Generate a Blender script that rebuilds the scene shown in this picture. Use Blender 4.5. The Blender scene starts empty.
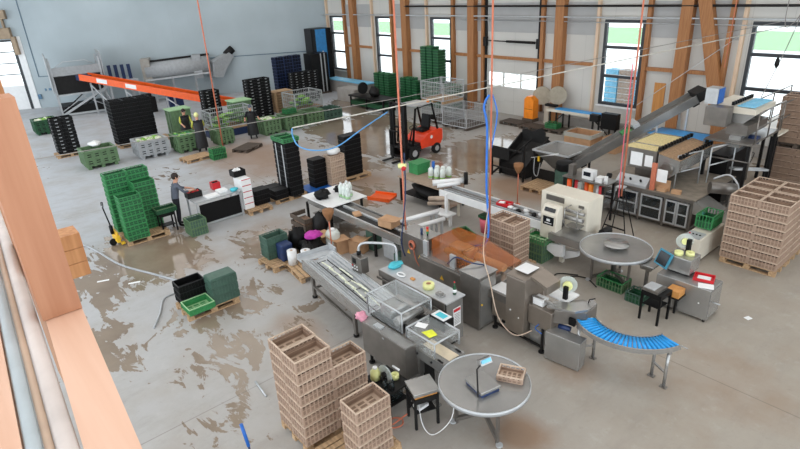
import bpy, bmesh, math, random
from mathutils import Vector, Matrix
random.seed(7)
S = bpy.context.scene
COL = S.collection
PI = math.pi
R = math.radians

# ------------------------------------------------------------ materials
def new_mat(name):
    m = bpy.data.materials.new(name); m.use_nodes = True
    nt = m.node_tree
    return m, nt, nt.nodes['Principled BSDF']

def lin(c):
    return tuple(((x / 12.92) if x <= .04045 else ((x + .055) / 1.055) ** 2.4) for x in c)

def mat(name, rgb, rough=.6, metal=0., var=.12, scale=6., spec=.5, bump=0., coat=0.):
    """procedural material: colour broken up by noise in object space"""
    m, nt, b = new_mat(name)
    c = lin(rgb)
    tc = nt.nodes.new('ShaderNodeTexCoord')
    nz = nt.nodes.new('ShaderNodeTexNoise'); nz.inputs['Scale'].default_value = scale; nz.inputs['Detail'].default_value = 4
    nt.links.new(tc.outputs['Object'], nz.inputs['Vector'])
    rp = nt.nodes.new('ShaderNodeValToRGB')
    rp.color_ramp.elements[0].position = .3; rp.color_ramp.elements[1].position = .7
    rp.color_ramp.elements[0].color = tuple(x * (1 - var) for x in c) + (1,)
    rp.color_ramp.elements[1].color = tuple(min(1, x * (1 + var)) for x in c) + (1,)
    nt.links.new(nz.outputs['Fac'], rp.inputs['Fac'])
    nt.links.new(rp.outputs['Color'], b.inputs['Base Color'])
    b.inputs['Roughness'].default_value = rough
    b.inputs['Metallic'].default_value = metal
    b.inputs['Specular IOR Level'].default_value = spec
    if bump:
        bp = nt.nodes.new('ShaderNodeBump'); bp.inputs['Strength'].default_value = bump
        nt.links.new(nz.outputs['Fac'], bp.inputs['Height']); nt.links.new(bp.outputs['Normal'], b.inputs['Normal'])
    return m

def wood(name, a, b_, scale=3., rough=.6, axis=2):
    m, nt, b = new_mat(name)
    tc = nt.nodes.new('ShaderNodeTexCoord'); mp = nt.nodes.new('ShaderNodeMapping')
    sc = [14., 14., 14.]; sc[axis] = .8
    mp.inputs['Scale'].default_value = sc
    nz = nt.nodes.new('ShaderNodeTexNoise'); nz.inputs['Scale'].default_value = scale; nz.inputs['Detail'].default_value = 5
    rp = nt.nodes.new('ShaderNodeValToRGB')
    rp.color_ramp.elements[0].position = .32; rp.color_ramp.elements[1].position = .68
    rp.color_ramp.elements[0].color = lin(a) + (1,); rp.color_ramp.elements[1].color = lin(b_) + (1,)
    nt.links.new(tc.outputs['Object'], mp.inputs['Vector']); nt.links.new(mp.outputs['Vector'], nz.inputs['Vector'])
    nt.links.new(nz.outputs['Fac'], rp.inputs['Fac']); nt.links.new(rp.outputs['Color'], b.inputs['Base Color'])
    b.inputs['Roughness'].default_value = rough
    return m

def glass(name, rgb, alpha, rough=.05):
    m, nt, b = new_mat(name)
    b.inputs['Base Color'].default_value = lin(rgb) + (1,)
    b.inputs['Roughness'].default_value = rough
    b.inputs['Alpha'].default_value = alpha
    return m

M = {}
M['steel'] = mat('stainless steel', (.65, .645, .635), .26, .65, .10, 3)
M['steel_dark'] = mat('dull and shaded steel', (.49, .47, .45), .32, .6, .12, 4)  # darkened for contrast, also stands in for shade on upright machine faces
M['steel_brown'] = mat('bronze toned steel cover', (.56, .52, .48), .32, .6, .08, 4)
M['galv'] = mat('galvanised steel', (.74, .75, .76), .40, .4, .08, 9)
M['iron'] = mat('dark iron', (.12, .115, .115), .55, .2, .2, 8, .3)
M['blackrim'] = mat('lighter black plastic', (.13, .13, .14), .45, 0, .2, 9, .3)  # lighter black that sets crate rims off from their sides
M['black'] = mat('black plastic', (.045, .043, .048), .5, 0, .25, 9, .25)
M['rubber'] = mat('black rubber', (.06, .06, .06), .8, 0, .2, 9)
M['green'] = mat('bright green plastic', (.22, .53, .31), .45, 0, .16, 9)
M['green_dk'] = mat('dark green plastic', (.10, .30, .18), .5, 0, .2, 9)
M['green_olive'] = mat('faded green plastic', (.37, .48, .34), .55, 0, .15, 7)
M['green_slate'] = mat('slate green plastic', (.27, .38, .33), .5, 0, .18, 8)
M['green_pale'] = mat('pale green lid', (.62, .77, .58), .5, 0, .1, 7)
M['brown'] = mat('taupe brown plastic', (.67, .57, .50), .6, 0, .10, 7)
M['brown_dk'] = mat('dark taupe plastic', (.55, .455, .385), .6, 0, .12, 7)
M['brown_lt'] = mat('light taupe plastic', (.78, .69, .61), .6, 0, .08, 7)
M['grey_bin'] = mat('grey plastic', (.64, .65, .66), .55, 0, .1, 7)
M['cream'] = mat('cream enamel', (.86, .83, .77), .35, 0, .05, 3)
M['white'] = mat('white plastic', (.90, .90, .90), .4, 0, .04, 5)
M['paper'] = mat('white paper', (.93, .93, .93), .8, 0, .03, 9)
M['blue'] = mat('sky blue plastic', (.12, .60, .88), .35, 0, .08, 8)
M['blue_dk'] = mat('blue plastic', (.08, .36, .68), .4, 0, .12, 8)
M['navy'] = mat('dark blue plastic', (.10, .18, .34), .45, 0, .2, 8)
M['orange'] = mat('orange paint', (.93, .36, .08), .4, 0, .08, 5)
M['red_orange'] = mat('red orange truck paint', (.93, .27, .14), .3, 0, .05, 4)
M['yellow'] = mat('yellow paint', (.93, .74, .18), .45, 0, .08, 6)
M['lemon'] = mat('pale yellow film', (.90, .90, .62), .4, 0, .06, 9)
M['red'] = mat('red plastic', (.78, .12, .16), .45, 0, .12, 8)
M['pink'] = mat('pink plastic', (.86, .40, .46), .5, 0, .1, 8)
M['magenta'] = mat('magenta cloth', (.72, .22, .62), .8, 0, .2, 14)
M['teal'] = mat('turquoise cloth', (.30, .74, .80), .7, 0, .1, 14)
M['rose'] = mat('rose cloth', (.90, .62, .70), .8, 0, .15, 16)
M['yellow_cloth'] = mat('yellow cloth', (.88, .90, .25), .8, 0, .1, 16)
M['card'] = mat('cardboard', (.74, .58, .44), .8, 0, .1, 6)
M['leaf'] = mat('leafy vegetable', (.52, .72, .30), .6, 0, .35, 18)
M['leek'] = mat('pale leek', (.88, .89, .80), .5, 0, .25, 14)
M['onion'] = mat('pale root crop', (.84, .77, .56), .6, 0, .25, 20)
M['roots'] = mat('brown root crop', (.62, .50, .38), .8, 0, .3, 20)
M['rubble'] = mat('mixed litter', (.50, .40, .33), .8, 0, .45, 22)
M['copper'] = mat('terracotta rubber hose', (.78, .45, .34), .5, 0, .1, 9)
M['skin'] = mat('skin', (.80, .60, .50), .6, 0, .05, 9)
M['hair'] = mat('dark hair', (.16, .11, .09), .7, 0, .2, 30)
M['grey_cloth'] = mat('grey cloth', (.36, .38, .43), .9, 0, .12, 14)
M['dark_cloth'] = mat('dark work cloth', (.09, .09, .12), .9, 0, .2, 14)
M['hi_vis'] = mat('yellow work shirt', (.72, .72, .30), .8, 0, .1, 14)
M['apron'] = mat('dark apron', (.08, .08, .09), .55, 0, .2, 10)
M['sky_cloth'] = mat('pale sky blue plastic', (.48, .78, .92), .5, 0, .1, 14)
M['screen'] = mat('dark screen', (.10, .13, .16), .15, 0, .1, 5)
M['amber_light'] = mat('amber lens', (.90, .50, .10), .3, 0, .05, 5)
M['wood'] = wood('pine wood', (.70, .47, .28), (.80, .58, .38))
M['wood_post'] = wood('glulam timber', (.60, .39, .22), (.69, .48, .30), 2.)
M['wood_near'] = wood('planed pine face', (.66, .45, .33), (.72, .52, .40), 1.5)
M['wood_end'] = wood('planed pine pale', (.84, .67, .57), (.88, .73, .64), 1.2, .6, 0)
M['wood_pole'] = wood('pale batten', (.84, .72, .60), (.90, .80, .70), 2.)
M['pallet'] = wood('pallet wood', (.62, .50, .38), (.78, .65, .50), 2., .8, 0)
M['pallet_dk'] = wood('old pallet wood', (.28, .24, .21), (.38, .33, .29), 2., .85, 0)
M['ply'] = wood('orange plywood', (.74, .50, .26), (.82, .58, .32), 1.)
M['acrylic'] = glass('clear acrylic guard', (.85, .87, .87), .13)
M['amber'] = glass('amber acrylic guard', (.72, .40, .18), .30)
M['film'] = glass('clear film', (.85, .88, .86), .38, .2)
M['pet'] = glass('translucent white plastic', (.92, .95, .93), .75, .25)
M['pane'] = glass('window pane', (.8, .9, .95), .06)
M['dark_glass'] = glass('dark tinted glass', (.16, .19, .20), .45, .08)

def wall_mat(name, rgb, period, axis, dark=.82, bandz=None):
    """panelled wall: joint lines every `period` metres along one axis"""
    m, nt, b = new_mat(name)
    tc = nt.nodes.new('ShaderNodeTexCoord'); sp = nt.nodes.new('ShaderNodeSeparateXYZ')
    nt.links.new(tc.outputs['Object'], sp.inputs[0])
    def math_(op, a, c=None, d=None):
        n = nt.nodes.new('ShaderNodeMath'); n.operation = op
        for i, v in enumerate((a, c, d)):
            if v is None: continue
            if isinstance(v, (int, float)): n.inputs[i].default_value = v
            else: nt.links.new(v, n.inputs[i])
        return n.outputs[0]
    x = math_('MULTIPLY', sp.outputs[axis], 1. / period)
    fr = math_('FRACT', math_('ADD', x, 100.))
    line = math_('LESS_THAN', fr, .012 / period * 1.6)
    nz = nt.nodes.new('ShaderNodeTexNoise'); nz.inputs['Scale'].default_value = .35; nz.inputs['Detail'].default_value = 3
    nt.links.new(tc.outputs['Object'], nz.inputs['Vector'])
    rp = nt.nodes.new('ShaderNodeValToRGB')
    c = lin(rgb)
    rp.color_ramp.elements[0].position = .35; rp.color_ramp.elements[1].position = .65
    rp.color_ramp.elements[0].color = tuple(v * .92 for v in c) + (1,); rp.color_ramp.elements[1].color = tuple(min(1, v * 1.05) for v in c) + (1,)
    nt.links.new(nz.outputs['Fac'], rp.inputs['Fac'])
    mx = nt.nodes.new('ShaderNodeMix'); mx.data_type = 'RGBA'
    nt.links.new(line, mx.inputs['Factor']); nt.links.new(rp.outputs['Color'], mx.inputs['A'])
    mx.inputs['B'].default_value = tuple(v * dark for v in c) + (1,)
    nt.links.new(mx.outputs['Result'], b.inputs['Base Color'])
    b.inputs['Roughness'].default_value = .55
    return m
M['wall_far'] = wall_mat('off white wall panels', (.80, .79, .77), 1.3, 0)
M['wall_left'] = wall_mat('daylight tinted cold store panels', (.67, .715, .735), 1.15, 0, .95)  # blue of the incoming daylight is put into the panel colour
M['wall_band'] = mat('grey wall band', (.67, .67, .67), .6, 0, .05, 1)
M['frame'] = mat('dark window frame', (.16, .17, .19), .4, 0, .1, 3)
M['concrete_curb'] = mat('concrete plinth', (.62, .60, .58), .7, 0, .1, 3)

# ------------------------------------------------------------ mesh builder
class MB:
    def __init__(s): s.v = []; s.f = []; s.mi = []; s.sm = []
    def add(s, vs, fs, m=0, smooth=False, T=None):
        n = len(s.v)
        if T is not None: vs = [T @ Vector(v) for v in vs]
        s.v += [tuple(v) for v in vs]
        for f in fs:
            s.f.append([i + n for i in f]); s.mi.append(m); s.sm.append(smooth)
        return s
    def box(s, x0, x1, y0, y1, z0, z1, m=0, T=None):
        vs = [(x, y, z) for x in (x0, x1) for y in (y0, y1) for z in (z0, z1)]
        return s.add(vs, [(0, 1, 3, 2), (4, 6, 7, 5), (0, 4, 5, 1), (2, 3, 7, 6), (0, 2, 6, 4), (1, 5, 7, 3)], m, False, T)
    def cb(s, c, d, m=0, rot=None):
        T = Matrix.Translation(c) @ (rot.to_4x4() if rot else Matrix.Identity(4))
        return s.box(-d[0] / 2, d[0] / 2, -d[1] / 2, d[1] / 2, -d[2] / 2, d[2] / 2, m, T)
    def bar(s, a, b, w, h=None, m=0, upv=(0, 0, 1)):
        a, b = Vector(a), Vector(b); h = h or w; d = b - a; L = d.length
        if L < 1e-6: return s
        z = d / L; u = Vector(upv)
        if abs(z.dot(u)) > .98: u = Vector((1, 0, 0))
        x = u.cross(z).normalized(); y = z.cross(x)
        T = Matrix((x, y, z)).transposed().to_4x4(); T.translation = a
        return s.box(-w / 2, w / 2, -h / 2, h / 2, 0, L, m, T)
    def cyl(s, a, b, r, r2=None, n=12, m=0, caps=True):
        a, b = Vector(a), Vector(b); r2 = r if r2 is None else r2; z = (b - a).normalized()
        u = Vector((0, 0, 1)) if abs(z.z) < .9 else Vector((1, 0, 0))
        x = u.cross(z).normalized(); y = z.cross(x)
        vs = []
        for p, q in ((a, r), (b, r2)):
            for i in range(n):
                t = 2 * PI * i / n; vs.append(p + (x * math.cos(t) + y * math.sin(t)) * q)
        s.add(vs, [(i, (i + 1) % n, n + (i + 1) % n, n + i) for i in range(n)], m, True)
        if caps:
            k = len(s.v) - 2 * n
            s.f.append([k + i for i in range(n)][::-1]); s.mi.append(m); s.sm.append(False)
            s.f.append([k + n + i for i in range(n)]); s.mi.append(m); s.sm.append(False)
        return s
    def lathe(s, prof, c=(0, 0, 0), n=20, m=0, T=None):
        vs = []; c = Vector(c)
        for r, z in prof:
            for i in range(n):
                t = 2 * PI * i / n; vs.append(c + Vector((max(r, 1e-4) * math.cos(t), max(r, 1e-4) * math.sin(t), z)))
        fs = []
        for j in range(len(prof) - 1):
            for i in range(n):
                k = (i + 1) % n; fs.append((j * n + i, j * n + k, (j + 1) * n + k, (j + 1) * n + i))
        return s.add(vs, fs, m, True, T)
    def tube(s, pts, r, n=8, m=0, closed=False):
        P = [Vector(p) for p in pts]; N = len(P); vs = []; fs = []
        px = None
        for i, p in enumerate(P):
            a = P[i - 1] if (i or closed) else P[i]; b = P[(i + 1) % N] if (i < N - 1 or closed) else P[i]
            z = (b - a).normalized() if (b - a).length > 1e-9 else Vector((0, 0, 1))
            if px is None:
                u = Vector((0, 0, 1)) if abs(z.z) < .9 else Vector((1, 0, 0)); x = u.cross(z).normalized()
            else:
                x = (px - z * px.dot(z)).normalized()
            px = x; y = z.cross(x)
            for k in range(n):
                t = 2 * PI * k / n; vs.append(p + (x * math.cos(t) + y * math.sin(t)) * r)
        for i in range(N if closed else N - 1):
            j = (i + 1) % N
            for k in range(n):
                l = (k + 1) % n; fs.append((i * n + k, i * n + l, j * n + l, j * n + k))
        if not closed:
            fs.append(tuple(range(n))[::-1]); fs.append(tuple((N - 1) * n + k for k in range(n)))
        return s.add(vs, fs, m, True)
    def prism(s, poly, h0, h1, axis='z', m=0, T=None):
        """poly in the two other axes, extruded along axis (x: poly=(y,z), y: poly=(x,z))"""
        n = len(poly)
        def P(a, b, h):
            return (a, b, h) if axis == 'z' else ((h, a, b) if axis == 'x' else (a, h, b))
        vs = [P(a, b, h0) for a, b in poly] + [P(a, b, h1) for a, b in poly]
        fs = [tuple(range(n))[::-1], tuple(range(n, 2 * n))] + [(i, (i + 1) % n, n + (i + 1) % n, n + i) for i in range(n)]
        return s.add(vs, fs, m, False, T)
    def blob(s, c, r, m=0, n=8, jit=.15, seed=0, sq=(1, 1, 1)):
        rnd = random.Random(seed); vs = []; fs = []; rings = max(4, n // 2 + 1)
        for j in range(rings + 1):
            ph = PI * j / rings
            for i in range(n):
                t = 2 * PI * i / n; q = r * (1 + rnd.uniform(-jit, jit))
                vs.append((c[0] + q * sq[0] * math.sin(ph) * math.cos(t), c[1] + q * sq[1] * math.sin(ph) * math.sin(t), c[2] + q * sq[2] * math.cos(ph)))
        for j in range(rings):
            for i in range(n):
                k = (i + 1) % n; fs.append((j * n + i, (j + 1) * n + i, (j + 1) * n + k, j * n + k))
        return s.add(vs, fs, m, True)
    def mesh(s, name, mats):
        me = bpy.data.meshes.new(name)
        me.from_pydata(s.v, [], s.f)
        for q in (mats if isinstance(mats, (list, tuple)) else [mats]):
            me.materials.append(M[q] if isinstance(q, str) else q)
        me.polygons.foreach_set('material_index', s.mi); me.polygons.foreach_set('use_smooth', s.sm)
        bm = bmesh.new(); bm.from_mesh(me)
        bmesh.ops.recalc_face_normals(bm, faces=bm.faces); bm.to_mesh(me); bm.free()
        me.update()
        return me
    def build(s, name, mats, parent=None, loc=None, rz=0, bevel=0.):
        o = bpy.data.objects.new(name, s.mesh(name, mats)); COL.objects.link(o)
        if parent: o.parent = parent
        if loc: o.location = loc
        if rz: o.rotation_euler.z = rz
        if bevel:
            b = o.modifiers.new('bevel', 'BEVEL'); b.width = bevel; b.segments = 2; b.limit_method = 'ANGLE'
        return o

def smooth_path(pts, n=6):
    P = [Vector(p) for p in pts]; out = []
    for i in range(len(P) - 1):
        a = P[max(i - 1, 0)]; b = P[i]; c = P[i + 1]; d = P[min(i + 2, len(P) - 1)]
        for k in range(n):
            t = k / n
            out.append(.5 * ((2 * b) + (c - a) * t + (2 * a - 5 * b + 4 * c - d) * t * t + (3 * b - 3 * c + d - a) * t ** 3))
    out.append(P[-1]); return out

def tag(o, label=None, cat=None, group=None, kind=None):
    if label: o['label'] = label
    if cat: o['category'] = cat
    if group: o['group'] = group
    if kind: o['kind'] = kind
    return o
def thing(name, label, cat, loc=(0, 0, 0), rz=0., group=None):
    o = bpy.data.objects.new(name, None); COL.objects.link(o); o.empty_display_size = .1
    o.location = loc; o.rotation_euler.z = rz
    return tag(o, label, cat, group)
KIDS = {}
def dup(o, loc, rz=None, label=None, group=None, mats=None):
    """copy a thing with its parts and sub-parts (children are looked up once)"""
    def kids(q):
        if q.name not in KIDS: KIDS[q.name] = [c for c in bpy.data.objects if c.parent == q]
        return KIDS[q.name]
    def cp(q, par):
        c = q.copy(); COL.objects.link(c)
        if par: c.parent = par
        for k in kids(q): cp(k, c)
        KIDS.setdefault(c.name, [])
        return c
    r = cp(o, None); r.location = loc
    KIDS.pop(r.name, None)
    if rz is not None: r.rotation_euler.z = rz
    if label: r['label'] = label
    if group: r['group'] = group
    elif 'group' in r and group == '': del r['group']
    return r
def struct(o): o['kind'] = 'structure'; return o

# ------------------------------------------------------------ camera
H = 6.6
wx = Vector((.63733587, -.77058613, 0)); wy = Vector((.77058613, .63733587, 0))
rt = Vector((.99853211, .05416292, 0)); fw = Vector((-.02153433, .39700067, -.91756566)); up = Vector((-.04969804, .91621878, .39758428))
row0 = wx.x * rt + wx.y * fw; row1 = wy.x * rt + wy.y * fw; row2 = up
mw = Matrix((row0, row1, row2)).to_4x4(); mw.translation = (0, 0, H)
cam = bpy.data.cameras.new('camera'); co = bpy.data.objects.new('camera', cam); COL.objects.link(co)
co.matrix_world = mw; cam.lens = 25.2; cam.sensor_width = 36; cam.clip_end = 500; cam.clip_start = .02
S.camera = co
S.view_settings.view_transform = 'Standard'; S.view_settings.look = 'None'; S.view_settings.gamma = 1; S.view_settings.use_curve_mapping = False
S.view_settings.exposure = EXPOSURE = 0.0
EXPO=0.22; WORLD=2.5; FILL_POWER=640.
# ------------------------------------------------------------ the setting
def floor_mat():
    m, nt, b = new_mat('worn concrete floor, wet in places')
    L = nt.links
    tc = nt.nodes.new('ShaderNodeTexCoord')
    def mth(op, a, c=None, d=None, clamp=False):
        n = nt.nodes.new('ShaderNodeMath'); n.operation = op; n.use_clamp = clamp
        for i, v in enumerate((a, c, d)):
            if v is None: continue
            if isinstance(v, (int, float)): n.inputs[i].default_value = v
            else: L.new(v, n.inputs[i])
        return n.outputs[0]
    def noise(sc, det=4, rough=.5, vec=None, dist=0.):
        n = nt.nodes.new('ShaderNodeTexNoise'); n.inputs['Scale'].default_value = sc; n.inputs['Detail'].default_value = det
        n.inputs['Roughness'].default_value = rough; n.inputs['Distortion'].default_value = dist
        L.new(vec or tc.outputs['Object'], n.inputs['Vector']); return n.outputs['Fac']
    sp = nt.nodes.new('ShaderNodeSeparateXYZ'); L.new(tc.outputs['Object'], sp.inputs[0])
    X, Y = sp.outputs[0], sp.outputs[1]
    def ell(cx, cy, rx, ry, k=1.):   # 1 at the centre, 0 at the rim
        a = mth('MULTIPLY', mth('SUBTRACT', X, cx), 1 / rx); c = mth('MULTIPLY', mth('SUBTRACT', Y, cy), 1 / ry)
        r2 = mth('ADD', mth('MULTIPLY', a, a), mth('MULTIPLY', c, c))
        return mth('MULTIPLY', mth('SUBTRACT', 1., mth('SQRT', r2), clamp=True), k)
    def mx(fac, a, c):
        n = nt.nodes.new('ShaderNodeMix'); n.data_type = 'RGBA'
        for k, v in (('Factor', fac), ('A', a), ('B', c)):
            if isinstance(v, tuple): n.inputs[k].default_value = lin(v) + (1,)
            elif isinstance(v, (int, float)): n.inputs[k].default_value = v
            else: L.new(v, n.inputs[k])
        return n.outputs['Result']
    # dry concrete, warmer to the right where it is scuffed, greyer to the left
    big = noise(.22, 4); fine = noise(3.2, 8, .7); mid = noise(.9, 6, .6)
    warm = mth('ADD', mth('MULTIPLY_ADD', X, .05, 1.05), mth('MULTIPLY', mth('SUBTRACT', Y, 5.), .03), clamp=True)
    dry = mx(warm, (.70, .715, .735), (.645, .61, .565))
    dry = mx(mth('MULTIPLY', mth('SUBTRACT', mid, .45, clamp=True), 1.3, clamp=True), dry, (.57, .51, .44))
    dry = mx(mth('MULTIPLY', mth('SUBTRACT', fine, .55, clamp=True), 1.8, clamp=True), dry, (.75, .74, .72))
    dry = mx(mth('MULTIPLY', mth('SUBTRACT', noise(7., 6, .8), .57, clamp=True), 2.2, clamp=True), dry, (.48, .45, .42))
    ms = nt.nodes.new('ShaderNodeMapping'); L.new(tc.outputs['Object'], ms.inputs['Vector']); ms.inputs['Rotation'].default_value = (0, 0, -.5); ms.inputs['Scale'].default_value = (1.2, .35, 1)
    scuff = mth('MULTIPLY', mth('SUBTRACT', noise(2.2, 8, .75, ms.outputs['Vector']), .50, clamp=True), 3., clamp=True)
    dry = mx(mth('MULTIPLY', scuff, .55), dry, (.53, .50, .47))
    scuff2 = mth('MULTIPLY', mth('SUBTRACT', noise(.5, 6, .7), .5, clamp=True), 3.5, clamp=True)
    dry = mx(mth('MULTIPLY', scuff2, .4), dry, (.56, .53, .49))
    # rusty brown trodden-in soil by the hopper and under the orange hooded machine and the turntable
    soil = ell(-10.8, 14.6, 2.6, 1.8, 1.5)
    for e in ((-4.1, 5.6, .8, .8, 1.2), (-4.4, 7.6, .9, .8, .7), (-15., 4.3, 3., 1.6, .8), (-22., 10.3, 7., 3.6, 1.2), (-15.5, 11.5, 3., 2.5, .9), (-13.5, 6.5, 3., 2., .7), (-8.8, 4.6, 1.6, .7, .9), (-2.5, 9., 3., 2.5, .5), (-7.2, 9.2, 1.5, 1., .6)):
        soil = mth('MAXIMUM', soil, ell(*e))
    soil = mth('MULTIPLY', mth('SUBTRACT', mth('ADD', soil, mth('MULTIPLY', mid, .7)), .55, clamp=True), 1.5, clamp=True)
    dry = mx(mth('MULTIPLY', soil, .75), dry, (.56, .43, .32))
    # wet
    spots = [(-15.4, 3.6, 3.4, 2.4, 1.2), (-13.2, 6.3, 2.9, 2.0, .9), (-11.2, 3.9, 2.2, 2.2, .85), (-9.4, 3.5, 1.8, 2.6, .75), (-14.6, 2., 3., 2., .9),
             (-11.6, 1.3, 2.4, 1.6, .8), (-7.6, 2.2, 1.5, 1.4, .6), (-20., 14.6, 5.5, 2.4, 1.2), (-22.8, 16., 3.2, 3., 1.9), (-19.3, 15.8, 2.6, 3.2, 1.9), (-14.2, 16.6, 2.4, 3.4, 1.8), (-26.5, 18.4, 2.2, 2.2, 1.7), (-15.4, 17.3, 2.3, 4.2, 1.3), (-23., 17.5, 4., 3., 1.2),
             (-12.6, 8.2, 2.2, 1.2, .7), (-17., 9.8, 4., 2.6, .7), (-14.4, 10.8, 2.4, 1.7, .8), (-28., 1.6, 7., 3., .6), (-13.6, 13.4, 1.8, 1.6, 1.), (-6.4, 5.0, 1.2, .8, .5), (-11.6, 9.2, 2.6, 1.6, .8), (-17.6, 12.6, 3., 1.6, .95), (-9.6, 5., 1.5, 1.5, .6), (-6., 20.6, 1.2, 2.2, 1.3), (-8., 12.6, 1.3, .8, 1.1), (-22., 6.5, 4., 2., .55), (-27.5, 20., 3.5, 2.4, 1.4), (-19.5, 17.5, 3.5, 2.5, 1.2)]
    w = None
    for s_ in spots:
        e = ell(*s_); w = e if w is None else mth('MAXIMUM', w, e)
    # blotches stretched along the slope of the floor
    mp = nt.nodes.new('ShaderNodeMapping'); L.new(tc.outputs['Object'], mp.inputs['Vector'])
    mp.inputs['Rotation'].default_value = (0, 0, .5); mp.inputs['Scale'].default_value = (.75, 1.5, 1)
    n1 = noise(1.2, 5, .6, mp.outputs['Vector'], 1.4); n2 = noise(3.2, 4, .6, mp.outputs['Vector'], .8)
    wv = mth('ADD', mth('MULTIPLY', w, .72), mth('MULTIPLY_ADD', n1, 1.15, mth('MULTIPLY', n2, .35)))
    wet = mth('MULTIPLY', mth('SUBTRACT', wv, 1.10), 22., clamp=True)
    wetc = mx(mth('MULTIPLY', mth('SUBTRACT', mid, .4, clamp=True), 3., clamp=True), (.54, .47, .39), (.46, .39, .32))
    wetc = mx(mth('MULTIPLY_ADD', X, .12, -.0, clamp=True), wetc, wetc)
    col = mx(mth('MULTIPLY', wet, .85), dry, wetc)
    # saw-cut joints
    for c_, v in ((X, -8.1), (Y, 9.0), (X, -20.2), (Y, -1.), (X, .2)):
        j = mth('LESS_THAN', mth('ABSOLUTE', mth('SUBTRACT', c_, v)), .012)
        col = mx(mth('MULTIPLY', j, .4), col, (.36, .33, .30))
    L.new(col, b.inputs['Base Color'])
    # damp film: glossy towards the left and the doors, rough on the right
    damp = mth('MULTIPLY', mth('SUBTRACT', mth('ADD', w, mth('MULTIPLY', n1, .6)), .25, clamp=True), .9, clamp=True)
    ro = mth('MULTIPLY_ADD', damp, -.30, .62)
    ro = mth('MULTIPLY', ro, mth('MULTIPLY_ADD', wet, -.90, 1.))
    ro = mth('ADD', ro, mth('MULTIPLY', fine, .03))
    L.new(ro, b.inputs['Roughness'])
    bp = nt.nodes.new('ShaderNodeBump'); bp.inputs['Strength'].default_value = .12; bp.inputs['Distance'].default_value = .02
    L.new(mth('MULTIPLY', mth('ADD', fine, mth('MULTIPLY', n2, 1.5)), mth('MULTIPLY_ADD', wet, -.6, 1.)), bp.inputs['Height'])
    L.new(bp.outputs['Normal'], b.inputs['Normal'])
    return m
M['floor'] = floor_mat()

A = Vector((-35.068, 22.055, 0)); LA = R(-120.8)
fl = MB(); fl.prism([(-52, -8), (10, -8), (10, 23.05), (-34.6, 23.05), (-35.6, 21.9), (-45.2, 5.8), (-52, -6)], -.2, 0)
struct(fl.build('floor', 'floor'))
CEIL = 8.6
struct(MB().box(-52, 10, -8, 23.4, CEIL, CEIL + .2).build('ceiling', mat('white ceiling', (.80, .80, .80), .8)))

WINS = [(-34.1, -32.5), (-29.1, -27.55), (-24.15, -22.5), (-13.42, -11.62), (-7.72, -5.7)]
Y0 = 23.0
def clipx(x): return x
w = MB()
xs = [-36.]
openings = sorted([(a, b, 1.15, 4.7) for a, b in WINS] + [(-20., -16.7, 0, 2.86)])
x = -36.
for a, b, z0, z1 in openings:
    w.box(x, a, Y0, Y0 + .25, 0, CEIL)
    if z0: w.box(a, b, Y0, Y0 + .25, 0, z0)
    w.box(a, b, Y0, Y0 + .25, z1, CEIL)
    x = b
w.box(x, 10, Y0, Y0 + .25, 0, CEIL)
struct(w.build('wall_far', 'wall_far'))
# grey upper cladding band between the windows
bandz = [(-36, -34.35), (-32.25, -29.35), (-27.3, -24.4), (-22.25, -13.7), (-11.4, -7.95), (-5.5, 10)]
b = MB()
for p, q in bandz: b.box(p, q, Y0 - .03, Y0, 4.05, 5.4)
struct(b.build('trim_1', 'wall_band'))
b = MB()
for p, q in ((-36, -20.1), (-16.6, 10)): b.box(p, q, Y0 - .28, Y0, 0, .42)
struct(b.build('baseboard_far', 'concrete_curb'))
# timber posts, rails and battens of the far wall
def post(n, x, wd=.42, dp=.36, z1=CEIL, m='wood_post'):
    struct(MB().box(x - wd / 2, x + wd / 2, Y0 - dp, Y0, 0, z1).build('trim_%d' % n, m))
n = 2
for x in (-31.2, -26.1, -20.85, -15.5, -9.95): post(n, x, .44, .34); n += 1
for x in (-32.28, -27.42, -22.3, -16.5, -11.45, -20.15): post(n, x, .17, .2); n += 1
for x in (-34.35, -29.35, -24.4, -13.7, -7.98): post(n, x, .12, .16, m='wood_pole'); n += 1
post(n, -8.4, .15, .2); n += 1
struct(MB().bar((-9.45, Y0 - .2, 5.8), (-8.03, Y0 - .2, .3), .46, .3, upv=(0, 1, 0)).build('trim_%d' % n, 'wood_post')); n += 1
rb = MB()
for p, q in ((-32.2, -29.3), (-27.35, -24.4), (-22.2, -13.7), (-11.4, -8.4)): rb.box(p, q, Y0 - .14, Y0, 2.76, 2.90)
struct(rb.build('trim_%d' % n, 'wood_post')); n += 1
# windows
for i, (a, c) in enumerate(WINS):
    z0, z1 = 1.15, 4.7
    f = MB(); t = .12
    f.box(a, a + t, Y0 - .05, Y0 + .1, z0, z1); f.box(c - t, c, Y0 - .05, Y0 + .1, z0, z1)
    for z in (z0, 2.33, 3.53, z1 - .12): f.box(a + t, c - t, Y0 - .05, Y0 + .1, z, z + .12)
    wo = struct(f.build('window_%d' % (i + 1), 'frame'))
    MB().box(a + t, c - t, Y0 + .02, Y0 + .03, z0 + .1, z1 - .1).build('window_pane', 'pane', wo)
    MB().box(a - .05, c + .05, Y0 - .16, Y0 - .051, z0 - .06, z0).build('window_sill', 'white', wo)
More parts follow.
